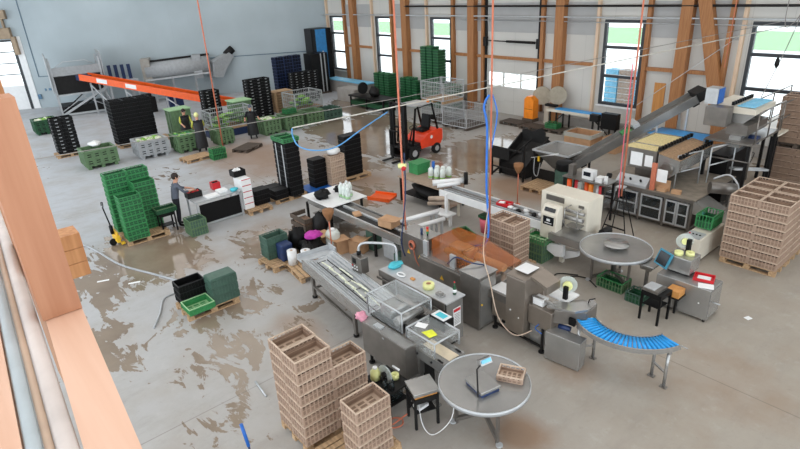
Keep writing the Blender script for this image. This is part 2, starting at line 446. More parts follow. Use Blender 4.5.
# sectional door with a glazed strip
d = MB()
for z0, z1 in ((0, .66), (.67, 1.38), (2.06, 2.85)): d.box(-19.95, -16.75, Y0 + .02, Y0 + .08, z0, z1)
for xx in (-19.95, -18.92, -17.83, -16.82): d.box(xx, xx + .08, Y0 + .02, Y0 + .08, 1.38, 2.06)
do = struct(d.build('door_1', 'wall_far'))
MB().box(-19.88, -16.8, Y0 + .04, Y0 + .05, 1.38, 2.06).build('door_window', 'pane', do)
g = MB()
for xx in (-20.0, -16.7):
    g.box(xx - .06, xx + .06, Y0 - .1, Y0 - .02, 0, 5.6)
    g.box(xx - .1, xx + .1, Y0 - .2, Y0 - .02, 3.35, 3.8)
g.build('door_track', 'iron', do)
g = MB(); g.cyl((-20, Y0 - .15, 3.62), (-16.7, Y0 - .15, 3.62), .025); g.cyl((-18.6, Y0 - .15, 3.62), (-16.9, Y0 - .15, 3.62), .06)
g.build('torsion_spring', 'iron', do)

# left wall, at an angle, in its own frame: x runs along it to the left of the photo
T = MB()
T.box(-1.2, 19.15, -.25, 0, 0, CEIL); T.box(21.2, 30, -.25, 0, 0, CEIL); T.box(19.15, 21.2, -.25, 0, 4.42, CEIL)
struct(T.build('wall_left', 'wall_left', loc=A, rz=LA))
T = MB(); T.box(.2, 8.8, 0, .03, 2.42, 2.47); T.box(18.1, 18.16, 0, .03, 2.05, 7.5); T.box(17.3, 18.16, 0, .03, 2.0, 2.05); T.box(17.28, 17.33, 0, .03, .1, 2.05)
struct(T.build('trim_%d' % n, mat('blue grey trim strip', (.36, .44, .50), .5), loc=A, rz=LA)); n += 1
T = MB(); T.box(18.3, 18.5, 0, .1, .6, .9)
T.box(17.6, 17.75, 0, .03, 1.1, 1.25); T.box(17.9, 18., 0, .03, 1.1, 1.25)
struct(T.build('trim_%d' % n, mat('slate blue switch boxes', (.33, .47, .58), .5), loc=A, rz=LA)); n += 1
T = MB(); T.box(18.55, 18.95, 0, .05, 0, 4.6)
struct(T.build('trim_%d' % n, 'white', loc=A, rz=LA)); n += 1
T = MB()
for z0, z1 in ((4.5, 5.15), (5.68, 6.2)): T.box(18.95, 27, 0, .3, z0, z1)
T.box(18.75, 19.0, .05, .3, 3.5, 4.6)
for k in range(5): T.box(19.2 + k * .35, 19.3 + k * .35, .02, .2, 5.15, 5.68)
struct(T.build('trim_%d' % n, mat('weathered beam', (.62, .54, .45), .7, 0, .15, 3), loc=A, rz=LA)); n += 1
f = MB()
f.box(19.0, 19.15, -.1, .04, 0, 4.42); f.box(21.2, 21.35, -.1, .04, 0, 4.42); f.box(19.15, 21.2, -.1, .04, 4.3, 4.42)
for z in (2.25, 2.95, 3.65): f.box(19.15, 21.2, -.08, .02, z, z + .06)
wo = struct(f.build('window_6', 'frame', loc=A, rz=LA))
MB().box(19.15, 21.2, -.05, -.04, 1.5, 4.3).build('window_pane', 'pane', wo)
MB().box(19.15, 21.2, -.08, -.02, 0, 1.55).build('window_panel', 'white', wo)

# outside: pale paved yard and a strip of grass beyond it
M['yard'] = mat('pale paved yard', (.93, .94, .93), .8, 0, .03, .3)
M['grass'] = mat('grass', (.50, .63, .46), .9, 0, .10, 1.5)
struct(MB().box(-140, 120, 23.3, 54, -.3, -.1).build('trim_80', 'yard'))
struct(MB().box(-160, 160, 54, 70, -.3, -.1).build('trim_81', 'grass'))
struct(MB().box(-220, 220, 70, 260, -.3, -.1).build('trim_82', 'yard'))
struct(MB().box(-120, -53, -60, 23.3, -.3, -.1).build('trim_83', 'yard'))

# ------------------------------------------------------------ light
w_ = bpy.data.worlds.new('overcast sky'); S.world = w_; w_.use_nodes = True
bg = w_.node_tree.nodes['Background']; bg.inputs['Color'].default_value = (.86, .94, 1., 1); bg.inputs['Strength'].default_value = WORLD
def area(name, loc, sx, sy, power, rgb=(1, 1, 1), rot=(0, 0, 0)):
    l = bpy.data.lights.new(name, 'AREA'); l.shape = 'RECTANGLE'; l.size = sx; l.size_y = sy; l.energy = power; l.color = rgb
    o = bpy.data.objects.new(name, l); COL.objects.link(o); o.location = loc; o.rotation_euler = rot; return o
for j in range(3):  # added unseen panels, sized for even fill and hazy floor reflections
    area('ceiling_fill', (-20., .5 + j * 8., CEIL - .1), 44, 4.5, FILL_POWER, (1, .97, .93))
# ------------------------------------------------------------ crates, pallets, bins
def crate_mb(lx, ly, h, rib=.075, solid=.8, wall=.012, dots=False, rim=.018, lid=False):
    b = MB(); X, Y = lx / 2, ly / 2
    b.box(-X + .02, X - .02, -Y + .02, Y - .02, 0, .012, 1)
    for i in range(4):
        for j in range(3): b.box(-X + lx * (.16 + .19 * i), -X + lx * (.28 + .19 * i), -Y + ly * (.14 + .26 * j), -Y + ly * (.33 + .26 * j), .012, .014, 2)
    if lid: b.box(-X + .02, X - .02, -Y + .02, Y - .02, h - .03, h - .008, 0)
    for z0, z1, e in ((h - .02, h, 0.), (.0, .022, .012), (h * .5 - .006, h * .5 + .006, .006)):
        m = 1 if z1 == h else 0; t = rim if z1 == h else wall
        b.box(-X + e, X - e, -Y + e, -Y + e + t, z0, z1, m); b.box(-X + e, X - e, Y - e - t, Y - e, z0, z1, m)
        b.box(-X + e, -X + e + t, -Y + e + t, Y - e - t, z0, z1, m); b.box(X - e - t, X - e, -Y + e + t, Y - e - t, z0, z1, m)
    z0, z1 = .022, h - .02; zp = z0 + (z1 - z0) * solid
    for s in (-1, 1):   # solid lower panel
        b.box(-X + .02, X - .02, s * (Y - .014) - .003, s * (Y - .014) + .003, z0, zp, 2)
        b.box(s * (X - .014) - .003, s * (X - .014) + .003, -Y + .02, Y - .02, z0, zp, 2)
        nx = max(3, int(lx / rib)); ny = max(3, int(ly / rib))
        for i in range(nx + 1):
            x = -X + .012 + (lx - .024) * i / nx
            wd = .018 if i in (0, nx) else .009
            b.box(x - wd, x + wd, s * (Y - .008) - .007, s * (Y - .008) + .007, z0, z1, 0)
        for i in range(ny + 1):
            y = -Y + .012 + (ly - .024) * i / ny
            wd = .018 if i in (0, ny) else .009
            b.box(s * (X - .008) - .007, s * (X - .008) + .007, y - wd, y + wd, z0, z1, 0)
        if dots: # pale patches painted as light showing through the grip holes
            b.box(s * (X + .001) - .002, s * (X + .001) + .002, -.06, .06, h * .56, h * .78, 3)
            b.box(-.06, .06, s * (Y + .001) - .002, s * (Y + .001) + .002, h * .56, h * .78, 3)
    return b
PROTO = {}

def crate_proto(key, lx, ly, h, mats, **k):
    PROTO[key] = (crate_mb(lx, ly, h, **k).mesh('crate', mats), h)
BR = ('brown', 'brown_lt', 'brown_dk'); GR = ('green', 'green', 'green_dk'); BK = ('black', 'blackrim', 'black', 'grey_bin')
crate_proto('brown64', .4, .6, .197, BR)
crate_proto('brown46', .6, .4, .197, BR)
crate_proto('brownlow', .4, .58, .155, ('brown', 'brown_lt', 'brown_dk'))
crate_proto('brownold', .6, .4, .197, ('brown_dk', 'brown', 'brown_dk'))
crate_proto('light', .4, .6, .197, ('brown_lt', 'brown_lt', 'brown'))
crate_proto('green46', .4, .6, .147, ('green', 'green', 'green_dk'), solid=.85, rib=.1)
crate_proto('greenfar', .4, .6, .147, ('green_dk', 'green', 'green_dk'), solid=.8, rib=.1)
crate_proto('greenbox', .4, .6, .24, ('green', 'green', 'green_dk'), solid=.75)
crate_proto('greendk', .4, .6, .2, ('green_slate', 'green_slate', 'green_slate'), solid=.9)
crate_proto('olive', .5, .5, .25, ('green_olive', 'green_olive', 'green_slate'), solid=.9)
crate_proto('black45', .4, .5, .165, ('black', 'blackrim', 'black', 'black'), solid=.98, lid=True)
crate_proto('black64', .6, .44, .16, BK, solid=.98, dots=True)
crate_proto('black46', .4, .6, .17, ('black', 'blackrim', 'black', 'grey_bin'), solid=.98)
crate_proto('black47', .4, .72, .165, ('black', 'blackrim', 'black', 'black'), solid=.98, lid=True)
crate_proto('navy46', .5, .6, .2, ('navy', 'navy', 'black', 'grey_bin'), solid=.9, rib=.2)
ORD = ['topmost', 'second from the top', 'third from the top', 'fourth from the top', 'fifth from the top', 'sixth from the top', 'seventh from the top',
       'eighth from the top', 'ninth from the top', 'tenth from the top', 'eleventh from the top', 'twelfth from the top', 'thirteenth from the top', 'fourteenth from the top']
FAR = {}
def stack(key, kind, x, y, z0, n, where, group, rz=0., jit=.0025, cat='crate', name='plastic_crate', far=False):
    me, h = PROTO[key]
    if far:   # beyond the nearest 300: gathered in one object
        for i in range(n): FAR.setdefault(key, []).append((x, y, z0 + i * (h + .0015)))
        return z0 + n * (h + .0015)
    for i in range(n):
        o = bpy.data.objects.new(name, me); COL.objects.link(o)
        o.location = (x + random.uniform(-jit, jit), y + random.uniform(-jit, jit), z0 + i * (h + .0015)); o.rotation_euler.z = rz + random.uniform(-.004, .004)
        k = n - 1 - i
        od = ORD[k] if (k < n - 1 or n == 1) else 'bottom one'
        tag(o, '%s, %s of %s' % (kind, od, where) if n > 1 else '%s on %s' % (kind, where), cat, group)
    return z0 + n * (h + .0015)

def make_pallet(lx=.8, ly=1.2, m='pallet'):
    t = thing('wooden_pallet', 'wooden pallet', 'pallet')
    d = MB(); n = 7
    for i in range(n):
        x = -lx / 2 + .05 + (lx - .1) * i / (n - 1); d.box(x - .045, x + .045, -ly / 2, ly / 2, .122, .144)
    for y in (-ly / 2 + .07, 0, ly / 2 - .07): d.box(-lx / 2, lx / 2, y - .05, y + .05, .1, .121)
    d.build('deck', m, t)
    for x in (-lx / 2 + .05, 0, lx / 2 - .05):
        MB().box(x - .05, x + .05, -ly / 2, ly / 2, 0, .022).build('base_board', m, t)
        for y in (-ly / 2 + .07, 0, ly / 2 - .07): MB().box(x - .05, x + .05, y - .07, y + .07, .022, .1).build('block', m, t)
    return t
PAL = make_pallet(); PALD = make_pallet(m='pallet_dk')
used = set()
def pallet(x, y, z, rz, label, dark=False, group='wooden pallets on the floor'):
    p = PALD if dark else PAL
    if p.name not in used:
        used.add(p.name); p.location = (x, y, z); p.rotation_euler.z = rz; p['label'] = label; p['group'] = group; return p
    return dup(p, (x, y, z), rz, label, group)

LP = 'loaded wooden pallets'
# near left: taupe crates on two pallets
G = 'taupe crates stacked in the foreground'
pallet(-6.46, 3.53, 0, -.03, 'wooden pallet under the tall taupe crate stacks in the foreground', group=LP)
pallet(-5.55, 3.45, 0, -.03, 'wooden pallet showing pale boards under the shortest foreground crate stack', group=LP)
K = 'taupe plastic crate'
stack('brown64', K, -6.64, 3.235, .145, 8, 'the tall rear foreground column', G, -.015)
stack('brown64', K, -6.23, 3.22, .145, 8, 'the tall front foreground column', G, -.015)
stack('brown64', K, -6.22, 3.83, .145, 6, 'the middle height foreground column', G, -.015)
stack('brown64', K, -5.36, 3.60, .145, 5, 'the short right foreground column', G, -.015)
# right: big block of taupe crates
G = 'taupe crates in the big block on the right'
for r, w in ((0, 'front'), (1, 'second'), (2, 'third'), (3, 'rear')):
    for c, s in ((0, 'left'), (1, 'right')):
        yy = 13.72 + r * .41 + (.06 if r > 1 else 0)
        stack('brown46', K, -4.03 + c * .61, yy, .145, 8, 'the %s %s column at right' % (w, s), G)
    if r in (0, 2): pallet(-3.72, 13.93 + r * .44, 0, R(90), 'wooden pallet under the %s half of the big taupe crate block' % ('front' if r == 0 else 'rear'), group=LP)
# dark old crates behind, two pallet loads high
G = 'weathered crates piled before the right window'
K2 = 'weathered brown crate'
for r, rn in ((0, 'front'), (1, 'rear')):
    for c, cn in ((0, 'left'), (1, 'right')):
        x, y = -5.13 + c * .61, 19.9 + r * .41
        stack('brownold', K2, x, y, .145, 6, 'the lower %s %s column' % (rn, cn), G)
        stack('brownold', K2, x, y, 1.49, 7, 'the upper %s %s column' % (rn, cn), G)
pallet(-4.83, 20.1, 0, R(90), 'old dark pallet on the floor under the weathered crates', True, LP)
pallet(-4.83, 20.1, 1.337, R(90), 'old dark pallet between lower and upper weathered crates', True, LP)
# light crates in the middle
G = 'light taupe crates in the centre'
KL = 'low taupe crate'
stack('brownlow', KL, -7.88, 9.66, .145, 8, 'the left column beside the long conveyor', G)
stack('brownlow', KL, -7.47, 9.66, .145, 8, 'the right column beside the long conveyor', G)
pallet(-7.68, 9.7, 0, 0, 'wooden pallet under the paired low taupe crate columns', group=LP)
# green crates right of them
t = stack('olive', 'green plastic box', -7.5, 10.72, 0, 2, 'the pair beside the low taupe crates', 'green boxes in the centre', 0, name='plastic_box', cat='box')
o = bpy.data.objects.new('plastic_crate', crate_mb(.62, .5, .2, solid=.5).mesh('crate', ('green_olive', 'green_pale', 'green'))); COL.objects.link(o); o.location = (-7.5, 10.7, t)
tag(o, 'open pale green crate lying on the two green boxes in the centre', 'crate')
# green pile with pallet truck
G = 'green crates in the pile by the pallet truck'
KG = 'green crate'
pallet(-16.68, 3.95, 0, -.03, 'wooden pallet half empty under the front green crate column', group=LP)
pallet(-17.52, 3.97, 0, -.03, 'wooden pallet under the back columns of green crates', group=LP)
stack('green46', KG, -17.42, 3.66, .145, 12, 'the left back column by the pallet truck', G, jit=.004)
stack('green46', KG, -17.42, 4.27, .145, 12, 'the right back column by the pallet truck', G, jit=.004)
stack('green46', KG, -17.01, 4.27, .145, 10, 'the second row column by the pallet truck', G, jit=.004)
stack('green46', KG, -16.45, 3.67, .145, 9, 'the front column by the pallet truck', G, jit=.004)
# small pallet in the wet
pallet(-11.48, 3.66, 0, -.02, 'wooden pallet in the wet carrying black, bright green and slate crates', group=LP)
stack('black46', 'black crate', -11.75, 3.42, .145, 3, 'the stack on the pallet in the wet', 'black crates on the small pallet')
stack('greendk', 'slate green crate', -11.28, 3.98, .145, 3, 'the stack on the pallet in the wet', 'slate crates on the small pallet')
lidp = [o for o in bpy.data.objects if o.get('group') == 'slate crates on the small pallet'][-1]
lidp['label'] = 'slate green crate with a flat pale lid, topmost on the pallet in the wet'
MB().box(-.2, .2, -.3, .3, .201, .22).box(-.18, .18, -.28, .28, .22, .235).build('lid', 'green_slate', lidp)
o = bpy.data.objects.new('plastic_crate', crate_mb(.5, .58, .17, solid=.9).mesh('crate', ('green', 'green_pale', 'green'))); COL.objects.link(o); o.location = (-11.27, 3.37, .145)
tag(o, 'open bright green crate at the front of the pallet in the wet', 'crate')
# black columns in the middle
G = 'black crates in the tall twin columns'
pallet(-16.4, 8.58, 0, 0, 'wooden pallet under the tall twin black columns', group=LP)
t1 = stack('black45', 'black crate', -16.55, 8.78, .145, 11, 'the left tall twin column', G)
t1 = stack('black45', 'black crate', -16.14, 8.78, .145, 11, 'the right tall twin column', G)
for k, x in enumerate((-16.55, -16.14)):
    o = MB().box(x - .03, x + .03, 8.512, 8.518, .146, 1.9).build('packing_strap', 'galv'); tag(o, 'pale vertical strap down the %s tall black column' % ('left', 'right')[k], 'strap')
stack('black45', 'black crate', -16.62, 8.22, .145, 2, 'the left low pair before the twin columns', 'low black crates before the columns')
stack('black45', 'black crate', -16.2, 8.22, .145, 2, 'the right low pair before the twin columns', 'low black crates before the columns')
for k, (x, y) in enumerate(((-16.55, 8.78), (-16.14, 8.78))):
    o = bpy.data.objects.new('plastic_crate', PROTO['green46'][0]); COL.objects.link(o); o.location = (x, y, t1 + .002)
    tag(o, 'green crate on top of the %s tall black column' % ('left', 'right')[k], 'crate')
o = MB().box(-.4, .4, -.55, .55, 0, .05).box(-.36, -.28, -.5, .5, .05, .1).box(.28, .36, -.5, .5, .05, .1).box(-.4, .4, -.06, .06, .05, .1).box(-.4, .4, -.55, .55, .1, .12).build('plastic_pallet', 'blue_dk', loc=(-16.3, 9.78, 0))
tag(o, 'blue plastic pallet under the shorter black crate column', 'pallet')
stack('black45', 'black crate', -16.3, 9.85, .122, 6, 'the shorter column on the blue pallet', 'black crates on the blue pallet')
t2 = stack('light', 'light taupe crate', -16.02, 10.42, .0, 6, 'the column beside the blue pallet', 'light crates beside the blue pallet')
o = MB().blob((0, 0, .1), .2, 0, 10, .18, 3, (.9, 1.3, .55)).build('plastic_bag', 'white', loc=(-16.02, 10.42, t2)); tag(o, 'white bag lying on top of the light taupe crate column', 'bag')
pallet(-16.4, 11.38, 0, 0, 'wooden pallet under the wide black column beside the puddle', group=LP)
stack('black47', 'black crate', -16.38, 11.38, .145, 9, 'the wide column beside the puddle', 'black crates in the wide column')
# black stacks further back
G = 'black crates far left'
pallet(-29.2, 4.6, 0, 0, 'wooden pallet under the black crate stack at far left', group=LP)
stack('black64', 'black crate', -29.25, 4.36, .145, 10, 'the left column at far left', G); stack('black64', 'black crate', -29.25, 4.82, .145, 10, 'the right column at far left', G)
G = 'black crates in the massive dark block'
for k, (x, y, w) in enumerate(((-28.45, 6.85, 'left front'), (-28.45, 7.46, 'middle front'), (-28.45, 8.07, 'right front'), (-28.86, 6.85, 'left rear'), (-28.86, 7.46, 'middle rear'), (-28.86, 8.07, 'right rear'))):
    stack('black46', 'black crate', x, y, .145, 12, 'the %s column, massive dark block' % w, G, far=True)
pallet(-28.65, 7.15, 0, 0, 'wooden pallet under the left of the massive dark crate block', group=LP)
pallet(-28.65, 8.37, 0, 0, 'wooden pallet under the right of the massive dark crate block', group=LP)
G = 'black crates under the end of the orange conveyor'
for k, (y, w) in enumerate(((11.7, 'left'), (12.15, 'right'))): stack('black64', 'black crate', -29.9, y, 0, 11, 'the %s column at the orange conveyor foot' % w, G, far=True)
G = 'black crates behind the single worker'
for k, (y, w) in enumerate(((13.95, 'left'), (14.4, 'middle'), (14.85, 'right'))): stack('black64', 'black crate', -29.2, y, 0, 13, 'the %s column behind the lone worker' % w, G, far=True)
G = 'black crates near the far corner'
for k, (y, w) in enumerate(((17.95, 'first'), (18.4, 'second'), (18.85, 'third'), (19.3, 'fourth'))): stack('black64', 'black crate', -31.2, y, 0, 11, 'the %s column near the far corner' % w, G, far=True)
G = 'dark blue crates near the far corner'
for k, (y, w) in enumerate(((17.9, 'left'), (18.52, 'middle'), (19.14, 'right'))): stack('navy46', 'dark blue crate', -32.9, y, 0, 13, 'the %s column beside the blue wall' % w, G, far=True)
# shiny wrapped load and tall blue cabinet in the corner
t = thing('wrapped_load', 'tall black wrapped load with pale straps before the far corner', 'load', (-32.6, 20.55, 0))
MB().box(-.45, .45, -.65, .65, .1, 2.6).build('wrapped_stack', 'black', t, bevel=.03)
for y in (.1, .38): MB().box(.455, .47, y - .04, y + .04, .12, 2.58).build('strap', 'galv', t)
MB().box(-.5, .5, -.7, .7, 0, .098).build('pallet_base', 'pallet_dk', t)
t = thing('tall_cabinet', 'tall blue panelled cabinet standing in the far corner of the hall', 'cabinet', (-33.9, 21.75, 0), 0)
MB().box(-.6, .75, -.7, .55, 0, 4.0).build('body', 'black', t)
MB().box(-.5, .3, -.74, -.705, .05, 3.98).build('door', 'blackrim', t)
MB().box(.755, .79, -.7, .1, .05, 3.98).build('side_panel', mat('sky blue panel', (.22, .55, .80), .35), t)
MB().box(.795, .82, -.3, -.2, 2.3, 2.6).build('handle', 'white', t)

# big pallet bins
def bin_thing(x, y, rz, mat_, label, contents=None, inner=None, lx=1.0, ly=1.2, h=.76, group=None, seed=1):
    t = thing('pallet_box', label, 'box', (x, y, 0), rz, group)
    b = MB(); X, Y = lx / 2, ly / 2
    for s in (-1, 1):
        b.box(-X, X, s * Y - .02, s * Y + .02, .15, h - .03)
        b.box(s * X - .02, s * X + .02, -Y, Y, .15, h - .03)
        for k in range(5):
            yy = -Y + ly * k / 4; b.box(s * (X + .03) - .03, s * (X + .03) + .03, yy - .05, yy + .05, .12, h)
            xx = -X + lx * k / 4; b.box(xx - .05, xx + .05, s * (Y + .03) - .03, s * (Y + .03) + .03, .12, h)
        for z in (.15, .42): b.box(s * (X + .02) - .02, s * (X + .02) + .02, -Y, Y, z, z + .06); b.box(-X, X, s * (Y + .02) - .02, s * (Y + .02) + .02, z, z + .06)
    b.box(-X, X, -Y, Y, .13, .17)
    bodyb = b
    r = MB()
    for s in (-1, 1): r.box(-X - .06, X + .06, s * (Y + .02) - .045, s * (Y + .02) + .045, h - .03, h + .02); r.box(s * (X + .02) - .045, s * (X + .02) + .045, -Y, Y, h - .03, h + .02)
    r.build('rim', mat_, t)
    sl = bodyb
    for s in (-1, 1): # dark vent slots pressed in the sides
        for i in (0, 1, 2, 3):
            for z in (.24, .33, .52, .61):
                yy = -Y + ly * (i + .5) / 4; sl.box(s * (X + .022) - .002, s * (X + .022) + .002, yy - .07, yy + .07, z, z + .035, 1)
                xx = -X + lx * (i + .5) / 4; sl.box(xx - .06, xx + .06, s * (Y + .022) - .002, s * (Y + .022) + .002, z, z + .035, 1)
    bodyb.build('body', (mat_, 'iron'), t)
    for y_ in (-Y + .08, 0, Y - .08): MB().box(-X, X, y_ - .07, y_ + .07, 0, .129).build('foot', mat_, t)
    if contents:
        rnd = random.Random(seed); c = MB()
        for i in range(46):
            c.blob((rnd.uniform(-X + .15, X - .15), rnd.uniform(-Y + .15, Y - .15), h - .08 + rnd.uniform(-.05, .05)), rnd.uniform(.09, .14), rnd.choice((0, 0, 1)), 7, .3, i, (1.4, 1, .6))
        c.box(-X + .03, X - .03, -Y + .03, Y - .03, .5, h - .1)
        o = c.build('vegetable_trimmings', contents, loc=(x, y, 0), rz=rz); tag(o, inner, 'vegetables', kind='stuff')
    return t
bin_thing(-35.5, 4.8, .0, 'green_dk', 'green pallet box heaped with leaves by the left window', ('leaf', 'leek'), 'green leaf trimmings filling the pallet box by the left window', lx=.9, ly=1.0, seed=2)
bin_thing(-26.2, 5.15, -.02, 'green_olive', 'pale green pallet box with a white sack on its rim', group='large pallet boxes')
bin_thing(-25.95, 7.25, -.02, 'grey_bin', 'light grey pallet box full of trimmings', ('leek', 'leaf'), 'pale leek trimmings heaped in the light grey pallet box', group='large pallet boxes', seed=3)
bin_thing(-25.5, 8.68, .0, 'green_olive', 'green pallet box in front of the two yellow shirted workers', ('leaf', 'green'), 'green leaves heaped in the box before the two workers', ly=.95, lx=.9, group='large pallet boxes', seed=4)
o = MB().blob((0, 0, .0), .25, 0, 10, .2, 5, (1.3, 1, .5)).build('sack', 'white', loc=(-26.6, 5.2, .86)); tag(o, 'white sack lying over the pale green pallet box', 'sack')

def far_join():
    for key, pts in FAR.items():
        me, h = PROTO[key]
        bm = bmesh.new()
        for p in pts:
            n0 = len(bm.verts); bm.from_mesh(me); bm.verts.ensure_lookup_table()
            for v in bm.verts[n0:]: v.co += Vector(p)
        m2 = bpy.data.meshes.new('crates_far'); bm.to_mesh(m2); bm.free()
        for q in me.materials: m2.materials.append(q)
        o = bpy.data.objects.new('plastic_crate', m2); COL.objects.link(o)
        tag(o, FARL[key], 'crates', kind='stuff')
FARL = {'black46': 'massive dark block of stacked black crates before the orange conveyor', 'black64': 'black crate columns with pale painted grip holes behind the wire cages',
        'navy46': 'dark blue crate columns stacked beside the pale blue wall'}
# ------------------------------------------------------------ machines (all in hall coordinates)
def shift(b, d): b.v = [(x - d[0], y - d[1], z - d[2]) for x, y, z in b.v]; return b
def P(t, b, name, mats, parent=None, bevel=0.):
    """build b (hall coordinates) as a part of thing t (or a sub-part of a part)"""
    shift(b, t.location); return b.build(name, mats, parent or t, bevel=bevel)
def solo(b, name, mats, label, cat, loc, group=None, rz=0, bevel=0., kind=None):
    return tag(b.build(name, mats, loc=loc, rz=rz, bevel=bevel), label, cat, group, kind)
def warn_triangle(t, x, y, z, face='y', s=.06):
    m = MB()
    if face == 'y': m.prism([(x - s, z - s * .8), (x + s, z - s * .8), (x, z + s)], y - .004, y, 'y')
    else: m.prism([(y - s, z - s * .8), (y + s, z - s * .8), (y, z + s)], x, x + .004, 'x')
    return P(t, m, 'warning_sign', 'yellow')
def legs(t, pts, z1, w=.05, m='steel', foot=True, z0=0.):
    for x, y in pts:
        l = P(t, MB().box(x - w / 2, x + w / 2, y - w / 2, y + w / 2, z0 + (.02 if foot else 0), z1), 'leg', m)
        if foot: P(t, MB().cyl((x, y, z0), (x, y, z0 + .02), w * .9), 'foot', 'iron', l)

# --- line 1: flow wrapper with leek trough
t = thing('flow_wrapper', 'long stainless wrapping machine with leek trough and clear hood in the centre', 'machine', (-8.2, 5.6, 0))
def cx(s): return (-10.2 + (2.95) * s, 5.93 - .38 * s)      # centre line of the trough
b = MB(); a0 = Vector((-10.2, 5.93, 0)); a1 = Vector((-7.25, 5.55, 0)); dv = (a1 - a0).normalized(); nv = Vector((-dv.y, dv.x, 0)); L = (a1 - a0).length
TT = Matrix((dv, nv, Vector((0, 0, 1)))).transposed().to_4x4(); TT.translation = a0
b.box(0, L, -.42, -.39, .68, .90, 0, TT); b.box(0, L, .39, .42, .68, .90, 0, TT); b.box(0, L, -.39, .39, .68, .71, 0, TT)
P(t, b, 'trough_frame', 'steel')
b = MB(); b.add([(0, -.39, .9), (L, -.39, .9), (L, -.1, .80), (0, -.1, .80)], [(0, 1, 2, 3)], 0, False, TT); b.add([(0, .39, .9), (L, .39, .9), (L, .1, .80), (0, .1, .80)], [(0, 3, 2, 1)], 0, False, TT)
b.box(0, L, -.1, .1, .775, .80, 0, TT)
for k in range(3): b.box(.1, L, -.34 + k * .08, -.325 + k * .08, .86 - k * .02, .90 - k * .02, 0, TT); b.box(.1, L, .34 - k * .08, .355 - k * .08, .87 - k * .02, .92 - k * .02, 0, TT)
for k in range(2): P(t, MB().box(.2, L, -.13 + k * .25, -.12 + k * .25, .80, .835, 0, TT), 'dark_guide', 'iron')
P(t, b, 'guide_plates', 'galv')
P(t, MB().box(.05, L, -.09, .09, .80, .806, 0, TT), 'belt', 'galv')
for k in range(7): P(t, MB().box(.2 + k * .4, .215 + k * .4, -.09, .09, .807, .825, 0, TT), 'pusher_bar', 'steel')
for (s, n) in ((.25, -.3), (.25, .3), (2.2, -.3), (2.2, .3)):
    q = TT @ Vector((s, n, 0)); l = P(t, MB().box(q.x - .04, q.x + .04, q.y - .03, q.y + .03, .05, .68), 'leg', 'steel_dark'); P(t, MB().cyl((q.x, q.y, 0), (q.x, q.y, .05), .06), 'foot', 'iron', l)
P(t, MB().bar(TT @ Vector((.25, -.3, .25)), TT @ Vector((.25, .3, .25)), .05), 'cross_rail', 'steel_dark'); P(t, MB().bar(TT @ Vector((.25, -.3, .3)), TT @ Vector((2.2, -.3, .3)), .05), 'cross_rail', 'steel_dark')
b = MB(); b.box(-.25, 0, -.42, .42, .82, .85, 0, TT); b.box(-.27, -.25, -.42, .42, .82, .95, 0, TT); b.box(-.27, .1, .40, .43, .82, 1.0, 0, TT)
P(t, b, 'end_tray', 'galv')
P(t, MB().box(-7.25, -6.02, 4.95, 5.95, .28, .93).box(-7.25, -6.4, 5.95, 6.1, .4, .93), 'body', 'steel_dark', bevel=.012)
P(t, MB().box(-7.3, -6.4, 5.2, 5.9, .931, .946), 'hood_shade_plate', 'iron')  # dark plate added to deepen the shade on the body under the hood
b = MB(); b.box(-7.25, -6.02, 4.95, 5.15, .931, .945); P(t, b, 'body_ledge', 'steel')
P(t, MB().box(-6.65, -6.6, 4.945, 4.97, .84, .87).box(-6.95, -6.75, 5.0, 5.1, .946, .97), 'latch', 'galv')
for x, y in ((-7.15, 5.05), (-6.12, 5.05), (-7.15, 5.85), (-6.12, 5.85)):
    P(t, MB().cyl((x, y, 0), (x, y, .28), .03).cyl((x, y, 0), (x, y, .03), .06), 'leg', 'iron')
# works inside the hood
b = MB(); b.box(-7.2, -6.45, 5.4, 5.65, .95, 1.0); b.box(-7.1, -6.8, 5.3, 5.75, 1.0, 1.22); b.cyl((-6.6, 5.25, 1.06), (-6.6, 5.85, 1.06), .09); b.cyl((-6.75, 5.25, 1.2), (-6.75, 5.85, 1.2), .05); b.box(-7.05, -6.4, 5.6, 5.68, 1.24, 1.27)
P(t, b, 'rollers', 'steel')
def guard(x0, x1, y0, y1, z0, z1, open_end=True):
    g = MB(); th = .004
    g.box(x0, x1, y0, y0 + th, z0, z1); g.box(x0, x1, y1 - th, y1, z0, z1); g.box(x0, x1, y0 + th, y1 - th, z1 - th, z1); g.box(x0, x0 + th, y0, y1, z0, z1)
    o = P(t, g, 'clear_guard', 'acrylic')
    e = MB(); r = .016
    for y in (y0, y1):
        e.tube([(x0, y, z0), (x0, y, z1), (x1, y, z1), (x1, y, z0)], r, 6)
    for x in (x0, x1): e.tube([(x, y0, z1), (x, y1, z1)], r, 6)
    P(t, e, 'guard_frame', 'galv', o)
guard(-7.35, -6.38, 5.2, 5.9, .95, 1.36); guard(-6.27, -5.57, 5.2, 5.78, .86, 1.13)
b = MB(); b.box(-6.3, -5.36, 5.18, 5.24, .66, .84); b.box(-6.3, -5.36, 5.64, 5.70, .66, .84); b.box(-6.3, -5.36, 5.24, 5.64, .70, .835); P(t, b, 'outfeed_frame', 'steel')
P(t, MB().box(-6.3, -5.37, 5.34, 5.56, .836, .846), 'outfeed_belt', mat('pale buff belt', (.84, .78, .68), .5))
P(t, MB().box(-6.1, -5.95, 5.2, 5.3, .3, .66).box(-5.7, -5.62, 5.3, 5.6, .05, .66).box(-5.7, -5.4, 5.1, 5.16, .0, .04), 'outfeed_stand', 'steel')
P(t, MB().box(-5.98, -5.72, 5.3, 5.6, .05, .6), 'motor_box', 'rubber')
for k in range(2): P(t, MB().cyl((-5.98 + k * .35, 5.19, .76), (-5.98 + k * .35, 5.16, .76), .02), 'knob', 'black')
